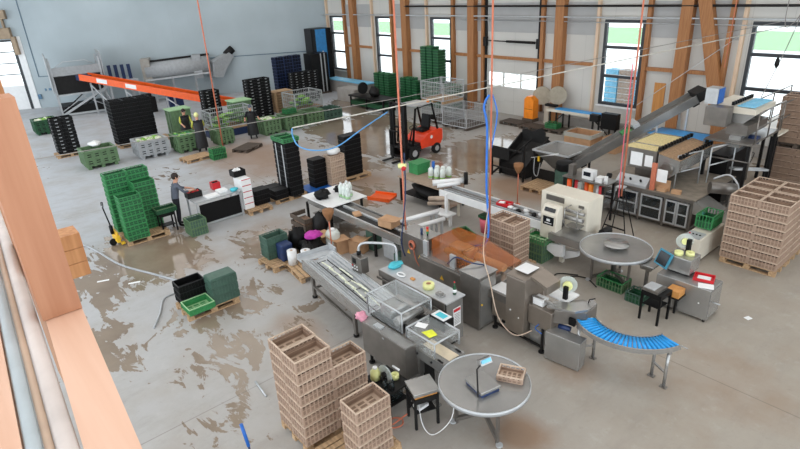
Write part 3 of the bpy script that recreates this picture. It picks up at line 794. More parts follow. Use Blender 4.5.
P(t, MB().box(-5.52, -5.4, 5.20, 5.23, .847, .86).box(-5.52, -5.4, 5.62, 5.65, .847, .86), 'bracket', 'black')
# leeks in the trough
rnd = random.Random(5)
for i in range(9):
    s = rnd.uniform(.3, 2.2); n = rnd.uniform(-.12, .12); z = .85 + abs(n) * .18; l = rnd.uniform(.4, .7)
    p = TT @ Vector((s, n, z)); q = TT @ Vector((s + l, n + rnd.uniform(-.05, .05), z + .01)); mpt = (p + q) / 2
    o = MB().tube([p - mpt, (p - mpt) * .3 + Vector((0, .01, .004)), q - mpt], .016, 6).build('leek', 'leek'); o.location = mpt
    tag(o, 'long pale leek lying in the trough of the wrapping machine', 'leek', 'leeks in the wrapping machine trough')
# control cabinet
t = thing('control_cabinet', 'long low grey control cabinet beside the clear hood with a pendant arm', 'cabinet', (-7.4, 6.55, 0))
b = MB().box(-8.36, -6.42, 6.33, 6.78, .1, 1.03); P(t, b, 'body', 'steel', bevel=.012)
P(t, MB().box(-8.39, -6.39, 6.30, 6.81, 1.031, 1.055), 'top_plate', 'galv'); P(t, MB().box(-8.36, -6.42, 6.26, 6.28, .93, 1.07).box(-8.36, -6.42, 6.20, 6.215, .9, .95), 'edge_rail', 'steel_dark')
for x in (-8.25, -7.4, -6.55): P(t, MB().box(x - .06, x + .06, 6.4, 6.7, 0, .1), 'foot', 'iron')
P(t, MB().box(-6.419, -6.412, 6.5, 6.7, .45, .85), 'safety_notice', 'white'); P(t, MB().box(-6.411, -6.408, 6.51, 6.69, .77, .83), 'notice_header', 'red')
b = MB()
for k in range(7): b.box(-6.411, -6.408, 6.53, 6.67, .50 + k * .035, .508 + k * .035)
P(t, b, 'notice_text', 'steel_dark')
arm = P(t, MB().tube(smooth_path([(-8.28, 6.7, 1.056), (-8.28, 6.7, 1.42), (-8.36, 6.66, 1.52), (-8.6, 6.5, 1.53), (-8.85, 6.3, 1.52), (-8.93, 6.22, 1.45), (-8.94, 6.2, 1.34)]), .028, 8), 'pendant_arm', 'galv')
P(t, MB().cyl((-8.94, 6.2, 1.33), (-8.94, 6.2, 1.26), .05), 'joint', 'black', arm)
pn = P(t, MB().box(-9.08, -8.72, 6.08, 6.28, .88, 1.25), 'control_panel', 'steel_dark', bevel=.01)
P(t, MB().box(-9.02, -8.9, 6.072, 6.079, 1.08, 1.2), 'display', 'black', pn)
for k in range(6): P(t, MB().cyl((-9.03 + (k % 3) * .08, 6.079, 1.02 - (k // 3) * .07), (-9.03 + (k % 3) * .08, 6.068, 1.02 - (k // 3) * .07), .018), 'button', ('red' if k == 0 else 'white'), pn)
# things on the cabinet
t = thing('tape_roll', 'fat pale yellow tape roll on the long control cabinet', 'tape', (-7.08, 6.5, 1.056))
b = MB(); b.lathe([(.05, 0), (.115, 0), (.115, .1), (.05, .1), (.05, 0)], n=24); b.build('tape', 'lemon', t); MB().lathe([(.042, 0), (.049, 0), (.049, .1), (.042, .1), (.042, 0)], n=20).build('core', 'card', t)
t = thing('bottle', 'dark green bottle standing on the control cabinet corner', 'bottle', (-6.55, 6.68, 1.056))
MB().lathe([(.0, 0), (.035, 0), (.037, .13), (.014, .19), (.013, .25), (0, .25)], n=14).build('glass', 'green_dk', t); MB().lathe([(.037, .04), (.039, .04), (.039, .11), (.037, .11)], n=14).build('paper_label', 'white', t); MB().cyl((0, 0, .25), (0, 0, .27), .015).build('cap', 'red', t)
def rumple(name, m, label, cat, loc, r, seed, sq=(1.3, 1, .3), rz=0):
    b = MB().blob((0, 0, r * sq[2] * .8), r, 0, 14, .28, seed, sq); return solo(b, name, m, label, cat, loc, rz=rz)
rumple('plastic_glove', 'teal', 'turquoise plastic gloves piled on the far end of the control cabinet', 'gloves', (-8.22, 6.62, 1.056), .12, 1, (1, 1.4, .5))
solo(MB().tube([(math.cos(a) * .1, math.sin(a) * .06, .02) for a in [k * PI / 8 for k in range(16)]], .018, 6, closed=True), 'cable_ring', 'white', 'white oval cable ring lying on the control cabinet', 'cable', (-7.85, 6.45, 1.056))
solo(MB().box(-.05, .05, -.03, .03, 0, .03), 'wood_block', 'ply', 'small orange wooden block on the control cabinet', 'block', (-7.55, 6.5, 1.056))
solo(MB().box(-.09, .09, -.05, .05, 0, .05).box(-.03, .05, -.03, .03, .05, .08), 'metal_clamp', 'steel', 'small steel clamp block beside the tape roll', 'clamp', (-6.7, 6.45, 1.056))
rumple('pink_rag', 'rose', 'crumpled pink rag on the wrapping machine body edge', 'rag', (-7.32, 5.02, .9), .13, 4, (1, .8, .6))
# tray with tablet between the guards, yellow rag on the guard
t = thing('tablet_box', 'small black box with a turquoise screen between the clear guards', 'screen', (-6.05, 5.86, .95))
MB().box(-.22, .16, -.12, .12, 0, .20).build('housing', 'black', t); MB().box(-.19, .13, -.1, .1, .201, .215).build('white_top', 'white', t); MB().box(-.12, .08, -.06, .06, .216, .224).build('screen', 'teal', t)
MB().box(-.3, -.24, -.1, .1, -.2, .18).build('bracket', 'steel_dark', t)
solo(MB().add([(-.12, -.08, .004), (.1, -.1, .004), (.13, .05, .012), (-.05, .1, .004), (-.12, -.08, .001), (.1, -.1, .001), (.13, .05, .001), (-.05, .1, .001)], [(0, 1, 2, 3), (7, 6, 5, 4), (0, 4, 5, 1), (1, 5, 6, 2), (2, 6, 7, 3), (3, 7, 4, 0)]), 'yellow_rag', 'yellow_cloth', 'bright yellow rag on the clear outfeed guard', 'rag', (-5.85, 5.36, 1.143))
solo(MB().box(-.1, .1, -.07, .07, 0, .006), 'paper_sheet', 'paper', 'white paper sheet on the outfeed guard beside the small screen', 'paper', (-6.12, 5.42, 1.143), rz=.4)
# narrow cabinet
t = thing('switch_cabinet', 'narrow upright steel switch cabinet between the two lines', 'cabinet', (-6.67, 7.49, 0))
P(t, MB().box(-6.93, -6.42, 7.23, 7.75, .02, 1.2), 'body', 'steel_dark', bevel=.01); P(t, MB().box(-6.95, -6.40, 7.21, 7.77, 1.201, 1.225), 'top_plate', 'steel'); P(t, MB().box(-6.9, -6.45, 7.27, 7.7, 0, .019), 'plinth', 'iron')  # body darker than its top, so shade on the sides is painted in
P(t, MB().box(-6.419, -6.41, 7.26, 7.72, .08, 1.15), 'door', 'steel'); P(t, MB().cyl((-6.41, 7.3, .6), (-6.39, 7.3, .6), .02), 'lock', 'yellow')

# --- round packing tables
def turntable(x, y, r, z, label, disk=None):
    t = thing('round_table', label, 'table', (x, y, 0))
    MB().cyl((0, 0, z - .03), (0, 0, z), r, n=56).build('tabletop', 'steel', t)
    MB().lathe([(r + .002, z - .05), (r + .014, z - .05), (r + .014, z + .02), (r + .002, z + .02), (r + .002, z - .05)], n=48).build('rim', 'galv', t)
    MB().cyl((0, 0, .2), (0, 0, z - .03), .06).cyl((0, 0, z - .16), (0, 0, z - .03), .16).build('column', 'steel_dark', t)
    for k in range(3):
        a = R(100 + 120 * k); p = Vector((math.cos(a), math.sin(a), 0))
        MB().bar(p * .05 + Vector((0, 0, .25)), p * (r * .62) + Vector((0, 0, .08)), .06).bar(p * (r * .62) + Vector((0, 0, .0)), p * (r * .62) + Vector((0, 0, z - .1)), .045).build('leg', 'steel_dark', t)
        MB().cyl(p * (r * .62 + .06), p * (r * .62 + .06) + Vector((0, 0, .03)), .055).build('foot', 'galv', t)
    if disk: MB().lathe([(0, z + .001), (.06, z + .001), (.06, z + .08), (disk, z + .09), (disk, z + .11), (0, z + .115)], n=32).build('centre_disk', 'steel', t)
    return t
turntable(-4.62, 5.34, .70, .85, 'round stainless turntable in the foreground with scale and crate on it')
turntable(-5.62, 10.93, .77, .85, 'round stainless turntable with a raised centre disk beside the cream machine', .28)
t = thing('bench_scale', 'flat bench scale with raised blue display on the front turntable', 'scale', (-4.55, 5.22, .852), R(-12))
MB().box(-.24, .2, -.17, .19, .05, .1).build('weighing_plate', 'steel', t, bevel=.008); MB().box(-.22, .19, -.15, .17, 0, .049).build('base', 'navy', t)
MB().tube([(.16, -.2, .03), (.16, -.21, .3), (.1, -.18, .48), (.04, -.05, .5)], .012, 8).build('mast', 'iron', t)
h = MB().cb((.04, 0, .52), (.1, .2, .09), 0, Matrix.Rotation(-.5, 3, 'Y')).build('display_head', 'steel', t); MB().cb((.075, 0, .55), (.05, .16, .05), 0, Matrix.Rotation(-.5, 3, 'Y')).build('display', 'sky_cloth', h)
o = bpy.data.objects.new('plastic_crate', crate_mb(.4, .3, .12, solid=.4).mesh('crate', BR)); COL.objects.link(o); o.location = (-4.40, 5.72, .852); o.rotation_euler.z = R(28)
tag(o, 'small taupe crate lying on the front turntable', 'crate')
# stool with scale beside it
def stool(x, y, lx, ly, z, m, label, rz=0, low=None):
    t = thing('side_table', label, 'table', (x, y, 0), rz)
    X, Y = lx / 2, ly / 2
    MB().box(-X, X, -Y, Y, z - .02, z).build('tabletop', m, t)
    for a, c in ((-1, -1), (-1, 1), (1, -1), (1, 1)): MB().box(a * (X - .02) - .02, a * (X - .02) + .02, c * (Y - .02) - .02, c * (Y - .02) + .02, 0, z - .02).build('leg', m, t)
    f = MB()
    for a in (-1, 1): f.box(-X + .04, X - .04, a * (Y - .02) - .015, a * (Y - .02) + .015, z - .1, z - .021); f.box(a * (X - .02) - .015, a * (X - .02) + .015, -Y + .04, Y - .04, z - .1, z - .021)
    f.build('apron', m, t)
    if low: MB().box(-X + .04, X - .04, -Y + .04, Y - .04, low, low + .02).build('shelf', m, t)
    return t
stool(-5.38, 4.72, .38, .42, .6, 'iron', 'small black stand left of the front turntable carrying a steel plate', R(-20), .28)
t = thing('platform_scale', 'square steel platform scale on the black stand left of the turntable', 'scale', (-5.38, 4.72, .60), R(-20)); MB().box(-.2, .2, -.22, .22, .05, .11).build('weighing_plate', 'steel', t, bevel=.006); MB().box(-.17, .17, -.19, .19, 0, .049).build('base', 'ply', t)
solo(MB().box(-.08, .08, -.1, .1, 0, .05).box(-.06, .06, -.02, .02, .05, .055), 'power_strip', 'white', 'white adapter box on the lower shelf of the black stand', 'adapter', (-5.38, 4.68, .302))
# bench with tape dispensers at the machine's near side
t = thing('work_bench', 'small black bench with rolls and jars before the wrapping machine', 'bench', (-6.0, 4.55, 0), 0)
P(t, MB().box(-6.35, -5.72, 4.3, 4.78, .50, .53), 'tabletop', 'iron')
for x, y in ((-6.32, 4.33), (-5.75, 4.33), (-6.32, 4.75), (-5.75, 4.75)): P(t, MB().box(x - .02, x + .02, y - .02, y + .02, 0, .499), 'leg', 'iron')
P(t, MB().box(-6.3, -5.77, 4.34, 4.74, .2, .22), 'shelf', 'iron')
t = thing('film_roll', 'yellow wound film cone standing on the small black bench', 'roll', (-6.2, 4.42, .531)); MB().lathe([(0, 0), (.09, 0), (.085, .14), (.05, .16), (.05, .2), (0, .2)], n=18).build('winding', 'lemon', t); MB().cyl((0, 0, .2), (0, 0, .23), .04).build('core', 'white', t)
solo(MB().lathe([(.03, 0), (.07, 0), (.07, .08), (.03, .08), (.03, 0)], n=18), 'tape_roll', 'lemon', 'small yellow tape roll beside the white tube on the black bench', 'tape', (-5.98, 4.66, .531))
solo(MB().cyl((-.13, 0, 0), (.13, 0, .1), .018), 'white_tube', 'white', 'white tube leaning on the small black bench', 'tube', (-6.02, 4.72, .63), rz=-.3)
t = thing('label_reel', 'translucent label reel on black hub on the small black bench', 'reel', (-6.0, 4.48, .7)); MB().cyl((0, -.012, 0), (0, .012, 0), .16, n=24).build('disk', 'film', t); MB().cyl((0, -.06, 0), (0, .06, 0), .05).build('hub', 'black', t); MB().box(-.05, .05, -.07, .07, -.168, -.06).build('stand', 'iron', t)
for i, (dx, dy) in enumerate(((-.02, .0), (.09, .05), (.03, .1))):
    solo(MB().lathe([(0, 0), (.045, 0), (.045, .1), (.03, .13), (0, .13)], n=12), 'glass_jar', 'dark_glass', ('dark glass jar on the bench, %s of three' % ('leftmost', 'rightmost', 'rear')[i]), 'jar', (-5.88 + dx, 4.38 + dy, .531), 'jars on the small bench')
stack('greendk', 'dark slate box', -6.02, 4.54, .222, 1, 'the shelf of the small black bench', None) if False else None
solo(MB().box(-.2, .2, -.15, .15, 0, .2).box(-.16, .16, -.11, .11, .2, .22), 'cable_box', 'dark_glass', 'dark glassy box on the lower shelf of the black bench', 'box', (-6.03, 4.54, .221))

# --- line 2
t = thing('packing_line', 'long stainless table conveyor running behind the first line', 'conveyor', (-11.7, 8.2, 0))
P(t, MB().box(-13.7, -9.5, 7.84, 7.88, .70, .88).box(-13.7, -9.5, 8.5, 8.54, .70, .88).box(-13.7, -9.5, 7.88, 8.5, .74, .80).box(-9.54, -9.5, 7.88, 8.5, .70, .88), 'frame', 'steel')
P(t, MB().box(-12.4, -9.56, 7.98, 8.16, .801, .845), 'belt', 'iron'); P(t, MB().box(-12.4, -9.56, 8.2, 8.28, .801, .87).box(-12.4, -9.56, 7.89, 7.94, .801, .87), 'guide_rail', 'galv'); P(t, MB().box(-12.2, -9.56, 8.32, 8.46, .801, .85), 'return_belt', 'steel_dark')
P(t, MB().box(-13.95, -12.45, 7.80, 9.1, .881, .90), 'packing_top', 'white'); P(t, MB().box(-13.6, -12.4, 7.9, 9.05, .4, .42), 'lower_shelf', 'steel_dark')
for x, y in ((-13.85, 7.9), (-12.6, 7.9), (-13.85, 9.0), (-12.6, 9.0), (-10.6, 7.9), (-10.6, 8.45)): P(t, MB().box(x - .03, x + .03, y - .03, y + .03, 0, .70 if y < 8.9 else .88), 'leg', 'iron')
P(t, MB().box(-10.4, -9.95, 8.0, 8.4, .05, .69), 'pedestal', 'galv'); P(t, MB().box(-9.93, -9.62, 7.95, 8.4, 0, .3), 'drive_box', 'green_slate'); P(t, MB().box(-11.2, -10.9, 8.05, 8.35, 0, .66), 'drive_box', 'green_slate')
# hooded machine
t = thing('shrink_wrapper', 'steel machine under an amber transparent hood in the centre', 'machine', (-8., 8.1, 0))
P(t, MB().box(-9.55, -8.66, 7.88, 8.36, .03, 1.08), 'cabinet', 'steel_dark', bevel=.01); P(t, MB().box(-9.58, -8.63, 7.85, 8.39, 1.081, 1.10), 'cabinet_top', 'steel')
P(t, MB().box(-8.65, -6.75, 7.66, 8.6, .03, .76), 'body', 'steel_dark', bevel=.01); P(t, MB().box(-8.65, -6.5, 7.7, 8.55, .761, .80), 'bed', 'steel')
g = MB(); x0, x1, x2, y0, y1 = -8.4, -7.45, -6.55, 7.85, 8.72
g.prism([(x0, .80), (x0, 1.24), (x1, 1.24), (x1 + .05, 1.12), (x2, 1.02), (x2, .80)], y0, y0 + .006, 'y'); g.prism([(x0, .80), (x0, 1.24), (x1, 1.24), (x1 + .05, 1.12), (x2, 1.02), (x2, .80)], y1 - .006, y1, 'y')
g.box(x0, x1, y0 + .006, y1 - .006, 1.234, 1.24); g.box(x0, x0 + .006, y0 + .006, y1 - .006, .80, 1.234)
g.bar((x1 + .0, (y0 + y1) / 2, 1.2), (x2, (y0 + y1) / 2, 1.015), y1 - y0 - .012, .006)
hd = P(t, g, 'amber_hood', 'amber')
P(t, MB().cyl((-8.1, 8.0, 1.0), (-6.7, 8.0, .92), .07).cyl((-7.9, 8.1, .98), (-7.9, 8.5, .98), .1).box(-8.2, -7.6, 8.2, 8.5, .81, 1.05).cyl((-7.5, 8.35, .92), (-6.7, 8.35, .92), .09), 'film_rollers', mat('buff roller', (.80, .62, .42), .5, .2))
P(t, MB().box(-8.62, -8.48, 7.78, 7.84, .801, 1.15), 'bracket', 'galv'); P(t, MB().box(-7.75, -7.6, 7.76, 7.82, .801, 1.1), 'bracket', 'galv')
warn_triangle(t, -9.25, 7.878, .62); warn_triangle(t, -8.85, 7.878, .6); warn_triangle(t, -7.9, 7.658, .5)
P(t, MB().tube([(-9.1 + .1 * math.cos(k * PI / 8), 7.86, .85 + .1 * math.sin(k * PI / 8)) for k in range(16)], .018, 6, closed=True).tube([(-9.1 + .08 * math.cos(k * PI / 8), 7.84, .83 + .09 * math.sin(k * PI / 8)) for k in range(16)], .016, 6, closed=True), 'hose_coil', 'copper')
P(t, MB().tube(smooth_path([(-9.05, 7.85, .78), (-8.95, 7.84, .5), (-8.8, 7.84, .3), (-8.55, 7.65, .02)]), .014, 6), 'hanging_hose', 'copper')
s_ = P(t, MB().cyl((-8.8, 8.1, 1.101), (-8.8, 8.1, 1.16), .02), 'signal_post', 'black')
for k, c in enumerate(('green', 'amber_light', 'red')): P(t, MB().cyl((-8.8, 8.1, 1.161 + k * .055), (-8.8, 8.1, 1.213 + k * .055), .03), 'signal_lamp', c, s_)
P(t, MB().cyl((-8.95, 8.05, 1.101), (-8.95, 8.05, 1.26), .03), 'air_filter', 'navy')
# bagger and label arm
t = thing('bagging_machine', 'tall bronze toned bagging machine with a label arm at the line end', 'machine', (-5.5, 7.7, 0))
P(t, MB().box(-5.92, -5.48, 7.44, 8.04, .22, 1.42), 'tower', 'steel_brown', bevel=.012)
b = MB(); b.prism([(7.44, 1.421), (8.04, 1.421), (8.04, 1.50), (7.44, 1.44)], -5.92, -5.48, 'x'); b.prism([(-5.48, 1.49), (-5.12, 1.38), (-5.12, 1.22), (-5.16, 1.22), (-5.2, 1.34), (-5.48, 1.42)], 7.6, 8.02, 'y'); P(t, b, 'top_cover', 'steel_brown')
P(t, MB().box(-5.86, -5.55, 7.6, 7.95, 1.503, 1.51), 'paper_on_top', 'white')
P(t, MB().box(-6.45, -5.93, 7.5, 7.95, .84, .88).box(-6.45, -5.93, 7.5, 7.54, .72, .84).box(-6.5, -6.46, 7.5, 7.95, .72, 1.02), 'infeed_table', 'steel_dark'); P(t, MB().box(-6.4, -5.98, 7.56, 7.9, .881, .895), 'infeed_belt', 'white')
P(t, MB().box(-6.35, -5.95, 7.55, 7.9, .3, .70), 'motor_housing', 'steel_brown')
P(t, MB().box(-5.47, -4.95, 7.55, 7.95, .52, .92), 'sealing_box', 'steel_brown', bevel=.01); P(t, MB().box(-5.42, -5.2, 7.62, 7.8, .93, 1.06), 'white_guard', 'white'); P(t, MB().box(-5.45, -5.15, 7.6, 7.9, .1, .50), 'lower_box', 'steel')
for x, y in ((-6.28, 7.58), (-5.12, 7.55), (-5.12, 7.92), (-6.28, 7.88)): P(t, MB().box(x - .02, x + .02, y - .02, y + .02, .03, .52).cyl((x, y, 0), (x, y, .03), .06), 'leg', 'iron')
P(t, MB().bar((-6.28, 7.58, .12), (-5.12, 7.55, .12), .04), 'lower_rail', 'iron')
P(t, MB().cyl((-5.475, 7.6, .9), (-5.465, 7.6, .9), .018).cyl((-5.8, 7.438, .7), (-5.8, 7.43, .7), .018).cyl((-5.6, 7.438, .6), (-5.6, 7.43, .6), .014), 'indicator', 'white')
b = MB(); b.bar((-5.45, 7.66, 1.05), (-5.0, 7.72, 1.02), .06, .05); b.prism([(-5.1, 7.6), (-4.62, 7.78), (-4.5, 8.0), (-4.5, 8.3), (-4.62, 8.36), (-4.72, 8.2), (-4.85, 8.0), (-5.1, 7.85)], .98, 1.02); P(t, b, 'curved_arm', 'steel')
P(t, MB().prism([(-4.95, 7.62), (-4.5, 7.95), (-4.5, 8.32), (-4.8, 8.32), (-4.95, 8.1)], .70, .975), 'label_head', 'steel_dark', bevel=.01)
P(t, MB().box(-4.72, -4.6, 7.75, 7.8, .72, .86), 'label_head_slot', 'black')
rl = P(t, MB().cyl((-5.05, 8.15, 1.26), (-5.035, 8.13, 1.26), .18, n=28), 'label_reel', 'film'); P(t, MB().cyl((-5.03, 8.125, 1.26), (-5.0, 8.085, 1.26), .09, n=20), 'label_roll', 'lemon', rl); P(t, MB().box(-5.04, -4.96, 8.0, 8.06, 1.02, 1.28), 'reel_post', 'black')
P(t, MB().box(-5.3, -4.9, 7.95, 8.35, .99, 1.02), 'reel_plate', 'white')
P(t, MB().tube([(-4.62, 8.2, 1.02), (-4.6, 8.2, 1.1), (-4.52, 8.26, 1.13)], .012, 6), 'clamp_handle', 'black')
P(t, MB().cyl((-4.9, 7.72, .62), (-4.68, 7.78, .62), .05), 'motor', 'navy'); P(t, MB().tube(smooth_path([(-5.2, 7.53, .6), (-5.25, 7.5, .5), (-5.1, 7.5, .45)]), .01, 6), 'air_line', 'blue_dk')
P(t, MB().box(-4.65, -4.3, 7.9, 8.15, .78, .80), 'outfeed_plate', mat('pale plate', (.85, .82, .75), .4))
solo(MB().box(-.34, .34, -.13, .13, 0.02, .60).box(-.28, -.24, -.11, .11, 0, .02).box(.24, .28, -.11, .11, 0, .02), 'steel_box', 'steel', 'plain steel box standing under the label arm', 'box', (-4.66, 7.6, 0), bevel=.008, rz=.12)
# curved roller conveyor
def circ(p, q, r):
    ax, ay = p; bx, by = q; cx_, cy = r; d = 2 * (ax * (by - cy) + bx * (cy - ay) + cx_ * (ay - by))
    ux = ((ax * ax + ay * ay) * (by - cy) + (bx * bx + by * by) * (cy - ay) + (cx_ * cx_ + cy * cy) * (ay - by)) / d
    uy = ((ax * ax + ay * ay) * (cx_ - bx) + (bx * bx + by * by) * (ax - cx_) + (cx_ * cx_ + cy * cy) * (bx - ax)) / d
    return Vector((ux, uy, 0)), math.hypot(ax - ux, ay - uy)
c_, rr = circ((-4.55, 8.02), (-3.80, 7.83), (-3.17, 8.44))
def arcp(a, r, z): return Vector((c_.x + r * math.cos(a), c_.y + r * math.sin(a), z))
A0 = math.atan2(8.02 - c_.y, -4.55 - c_.x); A1 = math.atan2(8.44 - c_.y, -3.17 - c_.x)
if A1 < A0: A1 += 2 * PI
t = thing('roller_conveyor', 'curved gravity conveyor with sky blue rollers on steel legs', 'conveyor', (-3.8, 8.0, 0))
for nm, r in (('inner_rail', rr - .19), ('outer_rail', rr + .19)):
    b = MB(); N = 24
    for i in range(N):
        a = A0 + (A1 - A0) * i / N; c2 = A0 + (A1 - A0) * (i + 1) / N; b.bar(arcp(a, r, .79), arcp(c2, r, .79), .02, .09)
    P(t, b, nm, 'steel')
NR = 25
for i in range(NR):
    a = A0 + (A1 - A0) * (i + .5) / NR; P(t, MB().cyl(arcp(a, rr - .175, .80), arcp(a, rr + .175, .80), .026, .035, 10), 'roller', 'blue')
for fr in (.08, .90):
    a = A0 + (A1 - A0) * fr
    for r in (rr - .16, rr + .16):
        p = arcp(a, r, 0); l = P(t, MB().cyl(p + Vector((0, 0, .02)), p + Vector((0, 0, .75)), .028), 'leg', 'steel'); P(t, MB().box(p.x - .06, p.x + .06, p.y - .04, p.y + .04, 0, .02), 'foot', 'steel_dark', l)
    P(t, MB().bar(arcp(a, rr - .16, .3), arcp(a, rr + .16, .3), .035), 'cross_rail', 'steel'); P(t, MB().bar(arcp(a, rr - .2, .73), arcp(a, rr + .2, .73), .06), 'support_bar', 'steel')
P(t, MB().cyl(arcp(A1, rr - .2, .76), arcp(A1 + .08, rr + .26, .76), .012), 'end_pin', 'steel')

# --- line 3
t = thing('tray_sealer', 'cream enamelled packing machine with a long low conveyor', 'machine', (-8.6, 11., 0))
P(t, MB().box(-11.2, -7.2, 10.83, 10.87, .72, .93).box(-11.2, -7.2, 11.36, 11.4, .72, .93).box(-11.2, -7.2, 10.87, 11.36, .72, .75), 'conveyor_frame', 'white')
P(t, MB().box(-11.15, -7.2, 10.95, 11.25, .86, .90), 'belt', 'steel_dark'); P(t, MB().box(-11.1, -7.2, 10.93, 10.945, .9, .95).box(-11.1, -7.2, 11.27, 11.285, .9, .95).box(-11.1, -7.2, 11.09, 11.1, .901, .92), 'guide_rail', 'galv')
for x in (-10.9, -9.2, -7.6):
    for y in (10.9, 11.33): P(t, MB().box(x - .03, x + .03, y - .03, y + .03, 0, .72), 'leg', 'cream')
P(t, MB().box(-7.93, -6.60, 11.28, 11.95, .62, 1.58), 'housing', 'cream', bevel=.015)
P(t, MB().box(-7.78, -7.25, 11.272, 11.279, 1.38, 1.52), 'vent_grille', 'steel_dark'); P(t, MB().box(-6.85, -6.7, 11.272, 11.279, 1.38, 1.45), 'vent_grille', 'steel_dark')
pn = P(t, MB().prism([(10.72, .62), (10.98, .62), (10.98, 1.45), (10.84, 1.45), (10.72, 1.25)], -7.52, -7.08, 'x'), 'control_column', 'cream', bevel=.01)
P(t, MB().box(-7.45, -7.15, 10.712, 10.719, .98, 1.2), 'screen', 'screen', pn); P(t, MB().cb((-7.3, 10.765, 1.36), (.3, .01, .1), 0, Matrix.Rotation(-.54, 3, 'X')), 'display', 'screen', pn)
P(t, MB().box(-7.35, -7.25, 10.709, 10.7115, 1.08, 1.14).box(-7.4, -7.2, 10.709, 10.7115, 1.02, 1.04), 'screen_symbols', 'paper', pn)
b = MB(); b.tube([(-7.05, 11.0, .95), (-7.05, 11.0, 1.4), (-7.05, 11.27, 1.4)], .015, 6); b.tube([(-6.7, 11.0, .95), (-6.7, 11.0, 1.4), (-6.7, 11.27, 1.4)], .015, 6); b.tube([(-7.05, 11.0, 1.4), (-6.7, 11.0, 1.4)], .015, 6); b.cyl((-7.1, 11.1, 1.15), (-6.6, 11.1, 1.15), .06); b.cyl((-7.1, 11.15, 1.3), (-6.6, 11.15, 1.3), .04); b.box(-7.0, -6.65, 10.98, 11.27, .95, .98)
P(t, b, 'sealing_rollers', 'steel')
P(t, MB().box(-7.2, -6.05, 10.62, 11.27, .80, .84).box(-7.2, -6.05, 10.6, 10.64, .66, .84), 'outfeed_bed', 'steel'); P(t, MB().prism([(-7.1, .66), (-6.3, .795), (-6.3, .70), (-6.7, .6)], 10.7, 11.2, 'y'), 'lower_cover', 'white')
P(t, MB().prism([(-7.5, .45), (-6.8, .62), (-6.8, .3), (-7.0, .25)], 10.65, 10.75, 'y').prism([(-7.2, .3), (-6.55, .42), (-6.55, .3), (-6.9, .12)], 10.9, 11.0, 'y'), 'support_foot', 'white')
for x, y in ((-7.0, 10.95), (-6.5, 11.8), (-7.85, 11.8)): P(t, MB().box(x - .05, x + .05, y - .05, y + .05, 0, .62), 'leg', 'cream')
P(t, MB().box(-6.44, -6.2, 11.4, 11.8, .3, .7).cyl((-6.3, 11.5, .8), (-6.3, 11.8, .8), .1), 'drive_unit', 'iron')
# film feed at the far end of the conveyor
P(t, MB().cyl((-11.6, 10.95, 1.0), (-10.9, 11.7, 1.06), .09).cyl((-11.3, 10.85, 1.0), (-10.8, 11.3, 1.1), .06), 'film_roll', 'white'); P(t, MB().cyl((-10.98, 11.66, 1.1), (-10.9, 11.74, 1.1), .19, n=24), 'reel_disk', 'black')
P(t, MB().cyl((-11.5, 10.7, .6), (-10.7, 10.95, .75), .07).cyl((-11.6, 10.75, .4), (-10.6, 11.1, .6), .06), 'lower_roll', mat('buff film roll', (.72, .64, .57), .5))
P(t, MB().box(-10.75, -10.68, 10.60, 10.68, .35, .95).box(-11.15, -10.5, 10.45, 10.82, .33, .37).box(-10.6, -10.55, 10.6, 10.7, 0, .33).box(-11.1, -11.05, 10.6, 10.7, 0, .33), 'side_shelf', 'white')
# product pieces on the belt
t = thing('red_tray', 'red plastic tray with paper beside the cream machine conveyor', 'tray', (-9.0, 11.15, .905), .3)
MB().box(-.2, .2, -.13, .13, 0, .02).box(-.2, .2, -.13, -.11, .02, .1).box(-.2, .2, .11, .13, .02, .1).box(-.2, -.18, -.11, .11, .02, .1).box(.18, .2, -.11, .11, .02, .1).build('tray', 'red', t); MB().box(-.17, -.02, -.1, .1, .021, .08).build('paper_stack', 'paper', t)
rnd = random.Random(9)
for i in range(7):
    solo(MB().blob((0, 0, .03), .07, 0, 8, .3, i, (1.3, .8, .7)), 'film_scrap', ('white', 'galv', 'iron')[i % 3], 'crumpled film scrap on the belt beside the cream housing', 'scrap', (-8.75 + i * .15, 11.1 + rnd.uniform(-.1, .1), .91), 'film scraps by the cream machine')
# ------------------------------------------------------------ weighing and sorting line on the right
t = thing('weighing_machine', 'big steel weighing machine with glazed doors, trays and railings on the right', 'machine', (-6.8, 15.6, 0))
b = MB(); b.box(-8.25, -5.5, 14.55, 14.6, .86, .95).box(-8.25, -5.5, 17.1, 17.15, .86, .95)
for x in (-8.22, -7.62, -6.95, -6.25, -5.55): b.box(x - .035, x + .035, 14.56, 14.62, .02, .86).box(x - .035, x + .035, 17.08, 17.14, .02, .86)
b.box(-8.22, -5.55, 14.58, 17.1, .1, .16)
P(t, b, 'base_frame', 'steel_dark')
P(t, MB().box(-8.25, -5.45, 14.54, 17.15, .951, .98), 'deck', mat('worn metal deck', (.56, .52, .47), .6, .2, .2, 5))
for k, (xa, xb) in enumerate(((-8.15, -7.68), (-7.57, -7.0), (-6.9, -6.3), (-6.2, -5.9), (-5.88, -5.58))):
    f = MB(); f.box(xa, xa + .04, 14.50, 14.54, .17, .84).box(xb - .04, xb, 14.50, 14.54, .17, .84).box(xa + .04, xb - .04, 14.50, 14.54, .17, .21).box(xa + .04, xb - .04, 14.50, 14.54, .8, .84).box(xa + .04, xb - .04, 14.505, 14.535, .48, .52)
    d = P(t, f, 'door', 'galv'); P(t, MB().box(xa + .04, xb - .04, 14.515, 14.52, .21, .8), 'pane', 'dark_glass', d)
rnd = random.Random(3)
for k in range(9):   # works seen behind the doors
    x = -8.0 + k * .29; z = rnd.uniform(.25, .6)
    P(t, MB().box(x - .09, x + .09, 14.75, 15.2, z, z + rnd.uniform(.12, .25)), 'inner_housing', ('steel', 'iron', 'navy', 'white')[k % 4])
